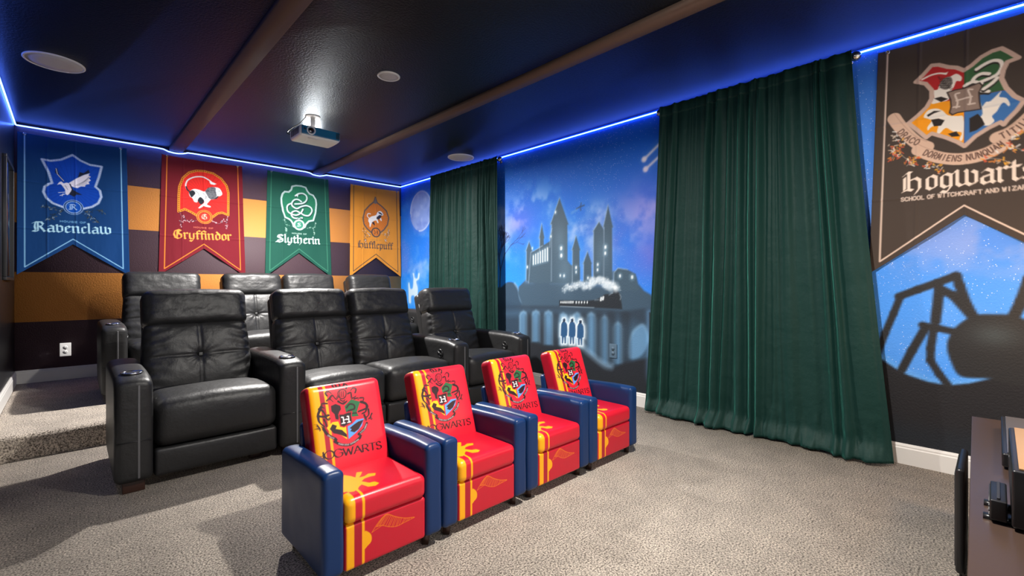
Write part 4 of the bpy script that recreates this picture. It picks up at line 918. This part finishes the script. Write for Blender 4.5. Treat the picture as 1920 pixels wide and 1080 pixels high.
# ================================================================== RECLINERS
TB = math.radians(16.5)
def wrinkle(x, z, seed): return fbm(x * 9, z * 9, seed, 3) - .5
def recliner(w, arm, label, loc, seed, group='black leather recliners'):
    """arm: 'left' or 'right' side as seen from the front. local: x across, y back, z up, y = 0 at the arm front"""
    t = thing('recliner', loc, label, 'recliner', group); L = M['leather']
    # seat cushion with a rolled front
    V, F, U = rbox(0, (w - .006, .56, .245), .055, (22, 22, 8))
    x, y, z = V.T; up = U[:, 2] > .3
    V[:, 2] += np.where(U[:, 2] > 0, .020 * (1 - U[:, 0] ** 2) * (1 - (U[:, 1] * .8 + .2) ** 2 * .7), 0)
    V[:, 1] -= np.where(U[:, 1] < 0, .020 * (1 - U[:, 0] ** 4) * (1 - U[:, 2] ** 2), 0)
    V[:, 2] -= np.where(U[:, 2] > 0, .030 * np.clip(U[:, 1], 0, 1), 0)
    V[:, 2] += .006 * wrinkle(V[:, 0] + seed, V[:, 1], seed) * (U[:, 2] > .5)
    V[:, 0] += .004 * wrinkle(V[:, 1], V[:, 2] * 2, seed + 1)
    st_ = mesh_obj('seat', move(V, (0, .305, .3125)), F, L, t)
    # lower front panel (folded footrest)
    V, F, U = rbox(0, (w - .010, .075, .142), .018, (16, 3, 8)); V[:, 1] -= .008 * (1 - U[:, 0] ** 2) * (1 - U[:, 2] ** 2) * (U[:, 1] < 0)
    mesh_obj('footrest_panel', move(V, (0, .070, .119)), F, L, t)
    box('base', (-w / 2 + .01, .11, .045), (w / 2 - .01, .86, .19), M['black_plastic'], t)
    # padded back with crossed seams and a centre button
    H = .455; V, F, U = rbox(0, (w - .012, .15, H), .045, (44, 6, 44)); fr = np.clip(-U[:, 1], 0, 1) ** .5
    X, Z = U[:, 0], U[:, 2]
    puff = .020 * (1 - np.abs(X) ** 4) * (1 - np.abs(Z) ** 4) + .007 * np.abs(np.sin(PI * np.clip(X, -1, 1))) * np.abs(np.sin(PI * np.clip(Z, -1, 1)))
    seam = .007 * np.exp(-(V[:, 0] / .006) ** 2) + .006 * np.exp(-(V[:, 2] / .007) ** 2)
    btn = .016 * np.exp(-(V[:, 0] ** 2 + V[:, 2] ** 2) / .035 ** 2) + .010 * np.exp(-(V[:, 0] ** 2 + V[:, 2] ** 2) / .012 ** 2)
    an = np.arctan2(V[:, 2], V[:, 0]); rd = np.hypot(V[:, 0], V[:, 2])
    crease = .0045 * np.sin(an * 11 + seed) * np.exp(-(rd / .07) ** 2)
    side = np.clip((np.abs(X) - .45) / .55, 0, 1); crease = crease + 0.0048 * side * np.sin(V[:, 2] * 95 + 26 * np.abs(V[:, 0]) * np.sign(Z) + 5 * wrinkle(V[:, 0] * .6, V[:, 2] * .6, seed + 3) + seed)
    crease = crease + .008 * wrinkle(V[:, 0] * 1.1, V[:, 2] * 1.1, seed + 9)
    V[:, 1] -= fr * (puff - seam - btn + crease)
    V[:, 0] *= 1 - .045 * (Z + 1) / 2
    V[:, 0] += .010 * (1 - Z ** 2) * np.sign(X) * np.clip((np.abs(X) - .7) / .3, 0, 1)
    V = move(V, (0, .075, H / 2 - .015)); V = tilt(V, TB); bk = mesh_obj('backrest', move(V, (0, .525, .385)), F, L, t)
    Vb, Fb, _ = rbox(0, (.026, .012, .026), .005, (2, 1, 2)); Vb = tilt(move(Vb, (0, -.004, H / 2 - .015)), TB); mesh_obj('button', move(Vb, (0, .525, .385)), Fb, L, bk)
    # head pillow
    V, F, U = rbox(0, (w - .020, .16, .240), .050, (40, 8, 24)); fr = np.clip(-U[:, 1], 0, 1) ** .5; X, Z = U[:, 0], U[:, 2]
    V[:, 1] -= fr * (.026 * (1 - np.abs(X) ** 6) * (1 - Z ** 4) + .010 * wrinkle(V[:, 0] * 1.2, V[:, 2] * 2.2, seed + 4) - .012 * np.exp(-((V[:, 2] + .06) / .016) ** 2) * (1 - np.abs(X) ** 2) * 0)
    V[:, 2] += .010 * (1 - X ** 2) * (Z > .3) + .004 * wrinkle(V[:, 0] * 2, V[:, 1] * 2, seed + 6)
    V[:, 0] += .006 * wrinkle(V[:, 2] * 3, V[:, 1] * 3, seed + 7) * np.sign(X)
    V = tilt(move(V, (0, .068, H + .068)), TB); hr = mesh_obj('headrest', move(V, (0, .525, .385)), F, L, t)
    # outer back shell with its welt
    V, F, U = rbox(0, (w - .022, .085, .80), .030, (8, 3, 16)); V[:, 0] *= 1 - .04 * (U[:, 2] + 1) / 2
    V = tilt(move(V, (0, .178, .22)), TB); sh = mesh_obj('back_shell', move(V, (0, .525, .385)), F, L, t)
    for s in (-1, 1):
        p = [(s * (w / 2 - .012 - .012 * k / 10), .137, -.14 + .66 * k / 10) for k in range(11)]
        P_ = tilt(np.array(p), TB) + np.array((0, .525, .385)); tube('welt', [tuple(q) for q in P_], .0045, L, sh, 8)
    # the arm
    sg = -1 if arm == 'left' else 1; aw = .153; ax_ = sg * (w / 2 + aw / 2 + .001)
    V, F, U = rbox(0, (aw, .74, .515), .030, (8, 26, 16))
    V[:, 2] += np.where(U[:, 2] > .6, .010 * (1 - U[:, 0] ** 2) + .012 * np.clip(U[:, 1] + .9, 0, .6) - .020 * np.clip(-U[:, 1] - .72, 0, .3) / .3, 0)
    V[:, 1] -= np.where(U[:, 1] < -.8, .006 * (1 - U[:, 0] ** 2), 0)
    V[:, 0] += .003 * wrinkle(V[:, 1], V[:, 2], seed + 12)
    ar = mesh_obj('armrest', move(V, (ax_, .372, .3125)), F, L, t)
    box('welt', (ax_ + .012, -.0075, .075), (ax_ + .022, -.001, .535), M['welt'], ar, .003)
    box('seam', (ax_ - .070, -.0056, .2585), (ax_ + .070, -.001, .2615), M['black_plastic'], ar)
    V_, F_ = lathe_vf([(.0455, .003), (.0475, .008), (.044, .010), (.040, .006), (.037, -.030), (.036, -.034)], 32, 'z', (ax_, .125, .578), cap=False)
    F_.append(tuple(range(5 * 32, 6 * 32)))
    fixnorm(mesh_obj('cup_holder', V_, F_, M['chrome'], ar))
    ix = -sg                                                              # the lever sits on the inner face
    lx = ax_ + ix * (aw / 2)
    pr = [(.036, 0), (.036, ix * .005), (.030, ix * .007), (.027, ix * .002), (.0006, ix * .001)]
    V_, F_ = lathe_vf(pr, 28, 'x', (lx, .20, .47)); lv = fixnorm(mesh_obj('recline_lever', V_, F_, M['black_plastic'], ar))
    tube_path = [(lx + ix * .006, .20 - .024, .47 - .010), (lx + ix * .010, .20, .47 + .004), (lx + ix * .006, .20 + .022, .47 + .014)]
    V_, F_ = tube_vf(tube_path, .008, 8)
    # lever handle joined into the lever mesh
    me = lv.data; bm = bmesh.new(); bm.from_mesh(me); vs = [bm.verts.new(v) for v in V_]
    for f_ in F_: bm.faces.new([vs[i] for i in f_])
    bmesh.ops.recalc_face_normals(bm, faces=bm.faces); bm.to_mesh(me); bm.free(); me.polygons.foreach_set('use_smooth', np.ones(len(me.polygons), bool))
    for yy in (.03, .64):
        box('foot', (ax_ - .045, yy, 0), (ax_ + .045, yy + .07, .058), M['wood_dark'], t, .006)
    for yy in (.12, .78): box('foot', (-sg * (w / 2 - .10) - .03, yy, 0), (-sg * (w / 2 - .10) + .03, yy + .06, .05), M['wood_dark'], t, .006)
    return t
FY = 2.935
seats = [(.601, .594, 'left'), (1.3355, .562, 'left'), (1.8985, .562, 'right'), (2.616, .558, 'right')]
front_lab = ['black leather recliner at the left end of the front row, fully in view', 'black leather recliner in the front row, left half of the centre pair',
             'black leather recliner in the front row, right half of the centre pair', 'black leather recliner at the right end of the front row, before the dark curtain']
back_lab = ['black leather recliner at the left end of the raised back row, under the blue banner', 'black leather recliner on the riser under the red and green banners, second from left',
            'black leather recliner on the riser under the green banner, third from left', 'black leather recliner at the right end of the raised back row, under the yellow banner']
for k, (cx, w, arm) in enumerate(seats):
    o = recliner(w, arm, front_lab[k], (cx, FY, 0), k * 3 + 1)
    copy_thing(o, (cx + .01, 4.545, RZ), back_lab[k])

# ================================================================== CHILDREN'S CHAIRS
K0 = (.838, 1.53)                 # centre and front of the first chair, used to trace its print
KT = math.radians(18)
RED, RED2, YEL, DK = c8(206, 24, 46), c8(176, 16, 42), c8(255, 176, 14), c8(46, 22, 26)
def kid_back():
    W, H, T = .322, .375, .095
    V, F, U = rbox(0, (W, T, H), .028, (170, 8, 190))
    V[:, 1] -= np.clip(-U[:, 1], 0, 1) * .012 * (1 - U[:, 0] ** 4) * (1 - U[:, 2] ** 4)
    V = move(V, (0, T / 2, H / 2))
    # paint in the plane of the slope: a = x, b = distance up the slope
    P = Painter(V[:, 0], V[:, 2], .0022, c8(226, 34, 54))
    P.c[V[:, 0] < -.14] = RED2
    base_pt = (0, K0[1] + .262, .27)           # foot of the front face in the room
    n = (0, -math.cos(KT), math.sin(KT))
    def tr(u, v):
        p = on_plane(u, v, base_pt, n); return (p[0] - K0[0], (p[2] - base_pt[2]) / math.cos(KT))
    A = crop(tr, 530, 690, 5.143)
    def band(x0, x1, c): P.poly([(x0, -.05), (x1, -.05), (x1, .5), (x0, .5)], c)
    band(-.148, -.112, YEL); band(-.112, -.094, RED2); band(-.094, -.083, YEL)
    blk = DK
    def S(pts, w, c=blk, w2=None): P.stroke(spline(A(pts)), w, c, w2=w2)
    def G(pts, c=blk, sp=False): P.poly(spline(A(pts), True, 3) if sp else A(pts), c)
    # shield quarters
    G([(415, 580), (470, 525), (525, 518), (545, 570), (600, 565), (612, 690), (560, 655), (470, 612), (430, 602)], c8(252, 200, 20))
    G([(615, 565), (660, 540), (700, 500), (772, 488), (752, 560), (700, 622), (625, 688)], c8(92, 160, 236))
    G([(585, 372), (650, 305), (735, 328), (702, 430), (722, 466), (660, 472), (600, 432)], c8(40, 104, 62))
    G([(455, 370), (500, 350), (545, 368), (552, 400), (532, 430), (528, 502), (500, 497), (490, 450), (460, 420)])
    G([(445, 592), (470, 545), (512, 560), (500, 590), (560, 600), (606, 640), (610, 672), (560, 652), (520, 640), (480, 632)])
    G([(635, 582), (680, 545), (720, 518), (768, 502), (748, 542), (722, 590), (680, 622), (640, 612), (655, 592)])
    S([(605, 385), (635, 352), (675, 360), (680, 395), (640, 410), (615, 425)], .0065); S([(640, 442), (700, 436)], .005)
    G([(528, 450), (575, 448), (615, 430), (657, 424), (650, 460), (657, 500), (663, 530), (620, 547), (580, 572), (545, 562), (540, 500)])
    P.stroke(A([(528, 450), (575, 448), (615, 430), (657, 424), (650, 460), (657, 500), (663, 530), (620, 547), (580, 572), (545, 562), (540, 500)]), .004, c8(200, 24, 46), closed=True)
    l, r_ = A([(568, 540), (630, 528)]); black_letter(P, 'K', l, r_, .0185, c8(250, 246, 246), .9)
    # ribbon
    for q in ([(385, 590), (425, 645), (500, 688)], [(492, 712), (560, 742), (650, 736), (735, 672)], [(722, 640), (775, 590), (800, 535)]): S(q, .0105)
    G([(360, 560), (395, 580), (385, 605)]); G([(730, 640), (755, 650), (735, 690), (715, 700)]); G([(495, 680), (520, 690), (505, 725), (485, 715)])
    wh = c8(236, 226, 226)
    along(P, 'DRACO', spline(A([(425, 650), (455, 668), (485, 682)])), .0048, wh, .0011)
    along(P, 'DORMIENS NUNQUAM', spline(A([(528, 730), (570, 741), (640, 736), (720, 690)])), .0048, wh, .0011)
    along(P, 'TITILLANDUS', spline(A([(738, 632), (775, 592), (800, 540)])), .0048, wh, .0011)
    # leafy mantling left and right
    for q, w_ in [(a_, b2) for a_, b2 in (([(420, 345), (375, 345), (362, 372), (385, 382)], .005), ([(362, 380), (345, 420), (335, 460), (385, 468), (430, 450)], .010), ([(345, 400), (380, 420), (400, 455)], .009), ([(335, 465), (345, 520), (385, 560)], .010), ([(400, 470), (425, 500), (440, 480)], .007), ([(390, 500), (408, 540), (405, 560)], .007),
                  ([(318, 545), (350, 585), (345, 600)], .006), ([(320, 590), (350, 580)], .005),
                  ([(735, 290), (770, 290), (765, 320), (745, 320)], .005), ([(745, 330), (790, 345), (808, 380), (770, 400), (725, 415)], .010), ([(800, 360), (790, 420), (760, 435)], .009), ([(815, 400), (820, 450), (790, 480)], .008), ([(775, 455), (800, 500)], .008), ([(850, 440), (835, 475), (855, 490)], .006), ([(820, 490), (845, 470)], .005),
                  ([(420, 270), (405, 245), (430, 225), (455, 240)], .006), ([(690, 240), (700, 205), (675, 190), (655, 210)], .006), ([(440, 300), (470, 265), (500, 300), (520, 270)], .006), ([(620, 250), (650, 240), (660, 290), (700, 270)], .006), ([(415, 320), (440, 300), (470, 320)], .005), ([(680, 300), (715, 290), (725, 300)], .005),
                  ([(525, 325), (565, 345), (612, 318)], .008), ([(545, 310), (570, 322), (595, 305)], .005))]:
        S(q, w_ * 1.15, blk, w_ * .25); S([(p[0] + (7 if p[0] < 580 else -7), p[1] + 9) for p in q[::-1]], w_ * .6, blk, w_ * .12)
    # helmet and plume
    P.stroke(spline(A([(525, 250), (540, 220), (575, 210), (600, 225), (600, 270), (575, 298), (540, 290)]), True), .004, blk, closed=True)
    for x in (545, 562, 580): S([(x, 228), (x - 4, 255), (x, 282)], .003)
    for q, w_ in (([(490, 190), (480, 165), (505, 150), (515, 185), (500, 200)], .007), ([(605, 200), (618, 170), (595, 150), (585, 175)], .007), ([(540, 135), (550, 160), (545, 190)], .006), ([(530, 180), (560, 185), (575, 175)], .005)): S(q, w_)
    # the word, in tall thin-and-thick capitals
    word = 'HOGWARTS'; l = np.array(A([(318, 902)])[0]); r2 = np.array(A([(948, 775)])[0]); h = .029
    wd_ = {'H': .95, 'O': 1.05, 'G': 1.0, 'W': 1.25, 'A': 1.0, 'R': .85, 'T': .9, 'S': .72}; gp = .10
    tot = sum(wd_[c] for c in word) + gp * 7; d = (r2 - l); k = d[0] / tot; x = 0; dir_ = d / np.linalg.norm(d)
    for c in word:
        for st in ST[c]:
            pts = [(l[0] + (x + q[0] * wd_[c]) * k, l[1] + d[1] * (x + q[0] * wd_[c]) / tot + q[1] * h) for q in st]
            if c in 'OGS': pts = spline(pts, False, 3)
            P.nib(pts, .0056, math.radians(12), blk)
        x += wd_[c] + gp
    P.c[U[:, 1] > .2] = RED2
    V = tilt(V, KT)
    return move(V, (0, .262, .27)), F, P.linear()
def kid_chair(loc, label):
    t = thing('toddler_armchair', loc, label, 'child chair', "children's armchairs")
    V, F, c = kid_back(); mesh_obj('backrest', V, F, M['printed_vinyl'], t, cols=c)
    # seat cushion, print continues over the front roll
    W = .324; V, F, U = rbox(0, (W, .33, .090), .024, (150, 100, 8))
    V[:, 2] += np.where(U[:, 2] > 0, .006 * (1 - U[:, 0] ** 4) * (1 - U[:, 1] ** 4), 0)
    V = move(V, (0, .163, .253))
    P = Painter(V[:, 0], np.where(V[:, 2] > .28, V[:, 1], V[:, 2] - .28), .0024, RED)
    A = crop(lambda u, v: (lambda p: (p[0] - K0[0], p[1] - K0[1]))(on_plane(u, v, (0, 0, .300), (0, 0, 1))), 500, 820, 4.153)
    lion = [(600, 420), (590, 330), (600, 300), (630, 305), (660, 310), (690, 320), (700, 280), (745, 275), (735, 300), (720, 320), (760, 310), (790, 290), (850, 285), (845, 305), (800, 315), (760, 330), (740, 350), (800, 360), (840, 350), (878, 360), (850, 380), (790, 390), (740, 375), (720, 390), (710, 410), (680, 425), (640, 430)]
    for x0, x1, cc in ((-.160, -.127, YEL), (-.102, -.092, YEL)): P.poly([(x0, -.3), (x1, -.3), (x1, .055), (x0, .055)], cc)
    P.poly(A(lion), YEL)
    P.poly([(-.17, .07), (-.10, .06), (-.07, .11), (-.11, .19), (-.17, .20)], YEL)
    mesh_obj('seat', V, F, M['printed_vinyl'], t, cols=P.linear())
    # front panel with stripes and a little winged ball
    V, F, U = rbox(0, (W, .05, .160), .012, (170, 3, 90)); V = move(V, (0, .030, .130))
    P = Painter(V[:, 0], V[:, 2], .0022, c8(200, 22, 46))
    for x0, x1, cc in ((-.156, -.128, YEL), (-.128, -.100, RED2), (-.100, -.090, YEL)): P.poly([(x0, 0), (x1, 0), (x1, .3), (x0, .3)], cc)
    A = crop(lambda u, v: (lambda p: (p[0] - K0[0], p[2]))(on_plane(u, v, (0, K0[1], 0), (0, 1, 0))), 500, 820, 4.153)
    P.poly(spline(A([(765, 742), (800, 742), (822, 770), (820, 815), (790, 850), (765, 870)]), True, 3), YEL)
    root = A([(825, 745)])[0]; tip = A([(1155, 625)])[0]; top = A([(940, 605)])[0]
    up = spline([root, A([(880, 660)])[0], top, A([(1010, 622)])[0], A([(1080, 632)])[0], tip]); P.stroke(up, .0022, c8(240, 140, 24))
    lo = spline(A([(860, 700), (905, 690), (960, 700), (1020, 695), (1075, 668), (1155, 628)]), False, 6)
    nU = len(up); nL = len(lo)
    for k in range(20):
        f = k / 19; a_ = up[int((.30 + .68 * f) * (nU - 1))]; b2 = lo[int(f * (nL - 1))]; P.stroke([a_, b2], .0018, c8(240, 140, 24))
    P.stroke(lo, .0018, c8(240, 140, 24)); P.stroke([root, A([(905, 690)])[0]], .0018, c8(240, 140, 24))
    mesh_obj('front_panel', V, F, M['printed_vinyl'], t, cols=P.linear())
    box('seat_frame', (-.15, .06, .05), (.15, .40, .205), M['black_plastic'], t)
    V, F, U = rbox(0, (.322, .05, .42), .02, (6, 2, 8)); V = tilt(move(V, (0, .025, .21)), math.radians(9)); mesh_obj('rear_panel', move(V, (0, .345, .06)), F, M['blue_vinyl'], t)
    for s in (-1, 1):
        V, F, U = rbox(0, (.0765, .425, .352), .019, (8, 24, 18))
        V[:, 2] += np.where(U[:, 2] > .5, .006 * (1 - U[:, 0] ** 2) - .010 * np.clip(U[:, 1], -.2, 1) + .0035 * (fbm(V[:, 0] * 10 + s, V[:, 1] * 10, 5, 2) - .5), 0)
        V[:, 0] += .0025 * (fbm(V[:, 1] * 9 + s * 3, V[:, 2] * 9, 7, 2) - .5) * 2
        V[:, 0] += s * .003 * (1 - U[:, 1] ** 2) * (1 - U[:, 2] ** 2)
        mesh_obj('armrest', move(V, (s * .2005, .2125, .224)), F, M['blue_vinyl'], t)
        for yy in (.03, .36):
            V_, F_ = lathe_vf([(.018, 0), (.021, .050)], 4, 'z', (s * .19, yy + .02, 0)); mesh_obj('foot', V_, F_, M['wood_dark'], t, smooth=False)
    return t
kl = ["red and blue child's armchair at the left end of the row, nearest the camera", "red and blue child's armchair second from the left, before the centre recliners",
      "red and blue child's armchair third from the left, in front of the right end recliner", "red and blue child's armchair at the right end of the row, nearest the painted wall"]
k1 = kid_chair((K0[0], K0[1], 0), kl[0])
for (x, y, rz), lb in zip(((1.3225, 1.532, 0), (1.808, 1.532, 0), (2.2925, 1.532, 0)), kl[1:]): copy_thing(k1, (x, y, 0), lb, rz)

# ================================================================== CEILING THINGS
def disc(c, R, label, nm, g):
    t = thing(nm, (c[0], c[1], ZC), label, 'ceiling speaker', g)
    lathe('rim', [(R, -.0005), (R, -.006), (R - .004, -.009), (R - .012, -.009), (R - .014, -.004)], M['white_plastic'], t, 48, cap=False)
    lathe('grille', [(R - .013, -.0005), (R - .013, -.0065), (R * .5, -.0075), (.001, -.0078)], M['grille'], t, 48)
disc((-.076, 4.19), .148, 'round white speaker grille in the ceiling at upper left', 'ceiling_speaker', 'round grilles in the ceiling')
disc((1.580, 2.885), .076, 'small round white disc in the ceiling between the two brown beams', 'ceiling_speaker', 'round grilles in the ceiling')
disc((3.187, 4.18), .148, 'round white speaker grille in the ceiling near the far curtain', 'ceiling_speaker', 'round grilles in the ceiling')
# projector on its bracket, facing the front of the room
def projector():
    t = thing('projector', (1.513, 3.90, ZC), 'white projector with a shiny blue front hanging from the ceiling', 'projector')
    zc = 2.296 - ZC; W, D, H = .338, .255, .090
    V, F, U = rbox(0, (W, D, H), .026, (12, 10, 4)); V[:, 2] -= .006 * (U[:, 2] < 0) * (1 - U[:, 1] ** 2); V = move(V, (0, D / 2, zc))
    body = mesh_obj('body', V, F, M['white_plastic'], t)
    m1 = mat('blue_gloss_front', (.012, .15, .30), .10, spec=.9, coat=.5); nt = m1.node_tree; b_ = nt.nodes['Principled BSDF']
    V, F, U = rbox(0, (W - .026, .012, H - .020), .005, (10, 1, 6)); 
    k = np.abs(U[:, 2]) > -1; V[:, 0] *= 1
    fp = mesh_obj('front_panel', move(V, (0, -.0005, zc)), F, m1, t)
    lx = -.083
    lathe('lens_barrel', [(.036, .004), (.036, -.010), (.033, -.015), (.027, -.013), (.025, -.004)], M['white_plastic'], t, 36, 'y', (lx, 0, zc + .004), cap=False)
    lathe('lens', [(.026, -.002), (.022, -.007), (.012, -.010), (.0006, -.011)], M['lens'], t, 32, 'y', (lx, 0, zc + .004), cap=False)
    lathe('sensor_window', [(.009, .002), (.009, -.0075)], M['black_plastic'], t, 20, 'y', (lx - .050, 0, zc + .008))
    for k in range(6): box('vent_slot', (W / 2 - .044 + k * .0055, -.0085, zc - .026), (W / 2 - .0415 + k * .0055, -.004, zc + .026), M['slot'], body)
    for k in range(7): box('vent_slot', (-W / 2 - .0012, .035 + k * .026, zc - .026), (-W / 2 + .003, .050 + k * .026, zc + .026), M['slot'], body)
    box('label_plate', (lx - .01, .030, zc - H / 2 - .0075), (lx + .075, .042, zc - H / 2 - .003), M['white_trim'], body)
    # bracket
    lathe('ceiling_plate', [(.060, -.0005), (.060, -.008), (.052, -.012), (.020, -.013)], M['white_plastic'], t, 32, c=(-.02, D / 2, 0))
    tube('drop_tube', [(-.02, D / 2, -.006), (-.02, D / 2, zc + H / 2 + .022)], .019, M['white_plastic'], t, 18)
    for s in (-1, 1):
        V, F = tube_vf([(-.02, D / 2, zc + H / 2 + .024), (-.02 + s * .05, D / 2 - .03, zc + H / 2 + .020), (-.02 + s * .085, D / 2 - .06, zc + H / 2 - .003)], .008, 8); fixnorm(mesh_obj('bracket_arm', V, F, M['white_plastic'], t))
        V, F = tube_vf([(-.02, D / 2, zc + H / 2 + .024), (-.02 + s * .05, D / 2 + .03, zc + H / 2 + .020), (-.02 + s * .085, D / 2 + .06, zc + H / 2 - .003)], .008, 8); fixnorm(mesh_obj('bracket_arm', V, F, M['white_plastic'], t))
    p = [(-W / 2 + .02, D + .002, zc + .01), (-W / 2 - .012, D + .02, zc + .03), (-W / 2 + .03, D + .03, zc + .08), (-.09, D - .01, -.05), (-.07, D / 2 + .02, -.012)]
    tube('cable', [tuple(q) for q in spline([np.array(a_) for a_ in p], False, 6)], .004, M['black_plastic'], t, 8)
projector()

# ================================================================== OUTLETS
def outlet(loc, rz, col, label):
    t = thing('wall_outlet', loc, label, 'outlet', 'wall outlets', rz)
    pm = M['white_plastic'] if col is None else col
    V, F, _ = rbox(0, (.078, .006, .124), .003, (1, 1, 1)); mesh_obj('cover_plate', move(V, (0, -.003, 0)), F, pm, t)
    for s in (-1, 1):
        V_, F_ = lathe_vf([(.017, .0), (.017, -.0022)], 24, 'y', (0, -.006, s * .021)); so = fixnorm(mesh_obj('socket', V_, F_, pm, t))
        for dx in (-.006, .006): box('slot', (dx - .0011, -.0088, s * .021 - .002), (dx + .0011, -.0072, s * .021 + .008), M['slot'], so)
        box('slot', (-.0025, -.0088, s * .021 - .010), (.0025, -.0072, s * .021 - .006), M['slot'], so)
    lathe('screw', [(.0032, 0), (.0032, -.0014)], M['nickel'], t, 12, 'y', (0, -.006, 0))
outlet((-.037, YB, .424), 0, None, 'white wall outlet low on the striped wall')
op = mat('outlet_painted_blue', (.085, .145, .21), .55)
yo, zo = on_right(1150, 658); outlet((XR, yo, zo), -PI / 2, op, 'wall outlet painted over in mural blue under the castle')

# ================================================================== LEFT WALL POSTER
t = thing('framed_poster', (XL, 5.32, 1.53), 'black framed glossy poster on the dark left wall', 'picture')
fw, fh = .62, .93
box('glass', (.006, -fw / 2 + .02, -fh / 2 + .02), (.014, fw / 2 - .02, fh / 2 - .02), M['glass_black'], t)
for nm, lo, hi in (('frame_rail', (0, -fw / 2, fh / 2 - .025), (.022, fw / 2, fh / 2)), ('frame_rail', (0, -fw / 2, -fh / 2), (.022, fw / 2, -fh / 2 + .025)), ('frame_stile', (0, -fw / 2, -fh / 2 + .025), (.022, -fw / 2 + .025, fh / 2 - .025)), ('frame_stile', (0, fw / 2 - .025, -fh / 2 + .025), (.022, fw / 2, fh / 2 - .025))):
    box(nm, lo, hi, M['black_plastic'], t, .003)

# ================================================================== CONSOLE AND EQUIPMENT (right edge)
t = thing('media_console', (2.1, .06, 0), 'dark brown media console at the right edge, in front of the painted wall', 'console', rz=math.radians(1.3))
cw = 1.6
box('top_panel', (-cw / 2, -.46, .425), (cw / 2, 0, .45), M['console'], t, .002)
box('cabinet_body', (-cw / 2 + .012, -.45, .06), (cw / 2 - .012, -.018, .4245), M['console'], t)
for k in range(3):
    x0 = -cw / 2 + .02 + k * (cw - .04) / 3; d_ = box('door', (x0 + .004, -.0175, .075), (x0 + (cw - .04) / 3 - .004, -.002, .415), M['console'], t, .002)
    pass
for sx_ in (-1, 1):
    for yy in (-.42, -.06): box('leg', (sx_ * (cw / 2 - .08) - .02, yy - .02, 0), (sx_ * (cw / 2 - .08) + .02, yy + .02, .0605), M['console'], t)
t = thing('floor_speaker', (2.40, .0905, 0), 'slim black rounded speaker standing in front of the brown console', 'speaker')
V, F, U = rbox(0, (.30, .024, .37), .0115, (8, 2, 10)); mesh_obj('cabinet', move(V, (0, 0, .205)), F, M['black_plastic'], t)
V, F, U = rbox(0, (.27, .004, .33), .0015, (4, 1, 4)); mesh_obj('grille', move(V, (0, .0125, .205)), F, M['slot'], t)
box('foot', (-.09, -.012, 0), (.09, .012, .022), M['black_plastic'], t, .004)
zt = .4502
def kit(nm, lo, hi, label, cat, topm, r=.006):
    c = ((lo[0] + hi[0]) / 2, (lo[1] + hi[1]) / 2, lo[2]); t = thing(nm, c, label, cat, 'equipment on the console'); off = np.array(c)
    box('case', np.array(lo) - off + (0, 0, .008), np.array(hi) - off - (0, 0, .004), M['black_plastic'], t, r, (2, 2, 2))
    box('lid', np.array((lo[0] + .012, lo[1] + .012, hi[2] - .0045)) - off, np.array((hi[0] - .012, hi[1] - .012, hi[2])) - off, topm, t, .001)
    for sx_ in (lo[0] + .03, hi[0] - .03):
        for sy in (lo[1] + .03, hi[1] - .03): box('foot', np.array((sx_ - .012, sy - .012, lo[2])) - off, np.array((sx_ + .012, sy + .012, lo[2] + .0095)) - off, M['black_plastic'], t)
    return t, off
kit('media_player', (2.14, -.36, zt), (2.74, -.010, zt + .055), 'low black media player at the far end of the console top', 'media player', M['receiver_top'])
t, off = kit('av_receiver', (1.62, -.36, zt), (2.10, -.0235, zt + .150), 'tall black receiver with warm reflected light painted tan on its top, in the middle of the console top', 'receiver', M['warm_reflection_lid'])
lathe('volume_knob', [(.022, 0), (.022, .0018), (.018, .0025)], M['black_plastic'], t, 24, 'y', (.12, -.0235 - off[1] - .001, .075))
t, off = kit('game_controller_dock', (1.64, -.017, zt), (1.80, .013, zt + .062), 'small ridged black charging dock in front of the receiver', 'dock', M['slot'], .004)
for k in range(4): box('ridge', (-.07, .0145, .014 + k * .011), (.07, .0175, .018 + k * .011), M['slot'], t)
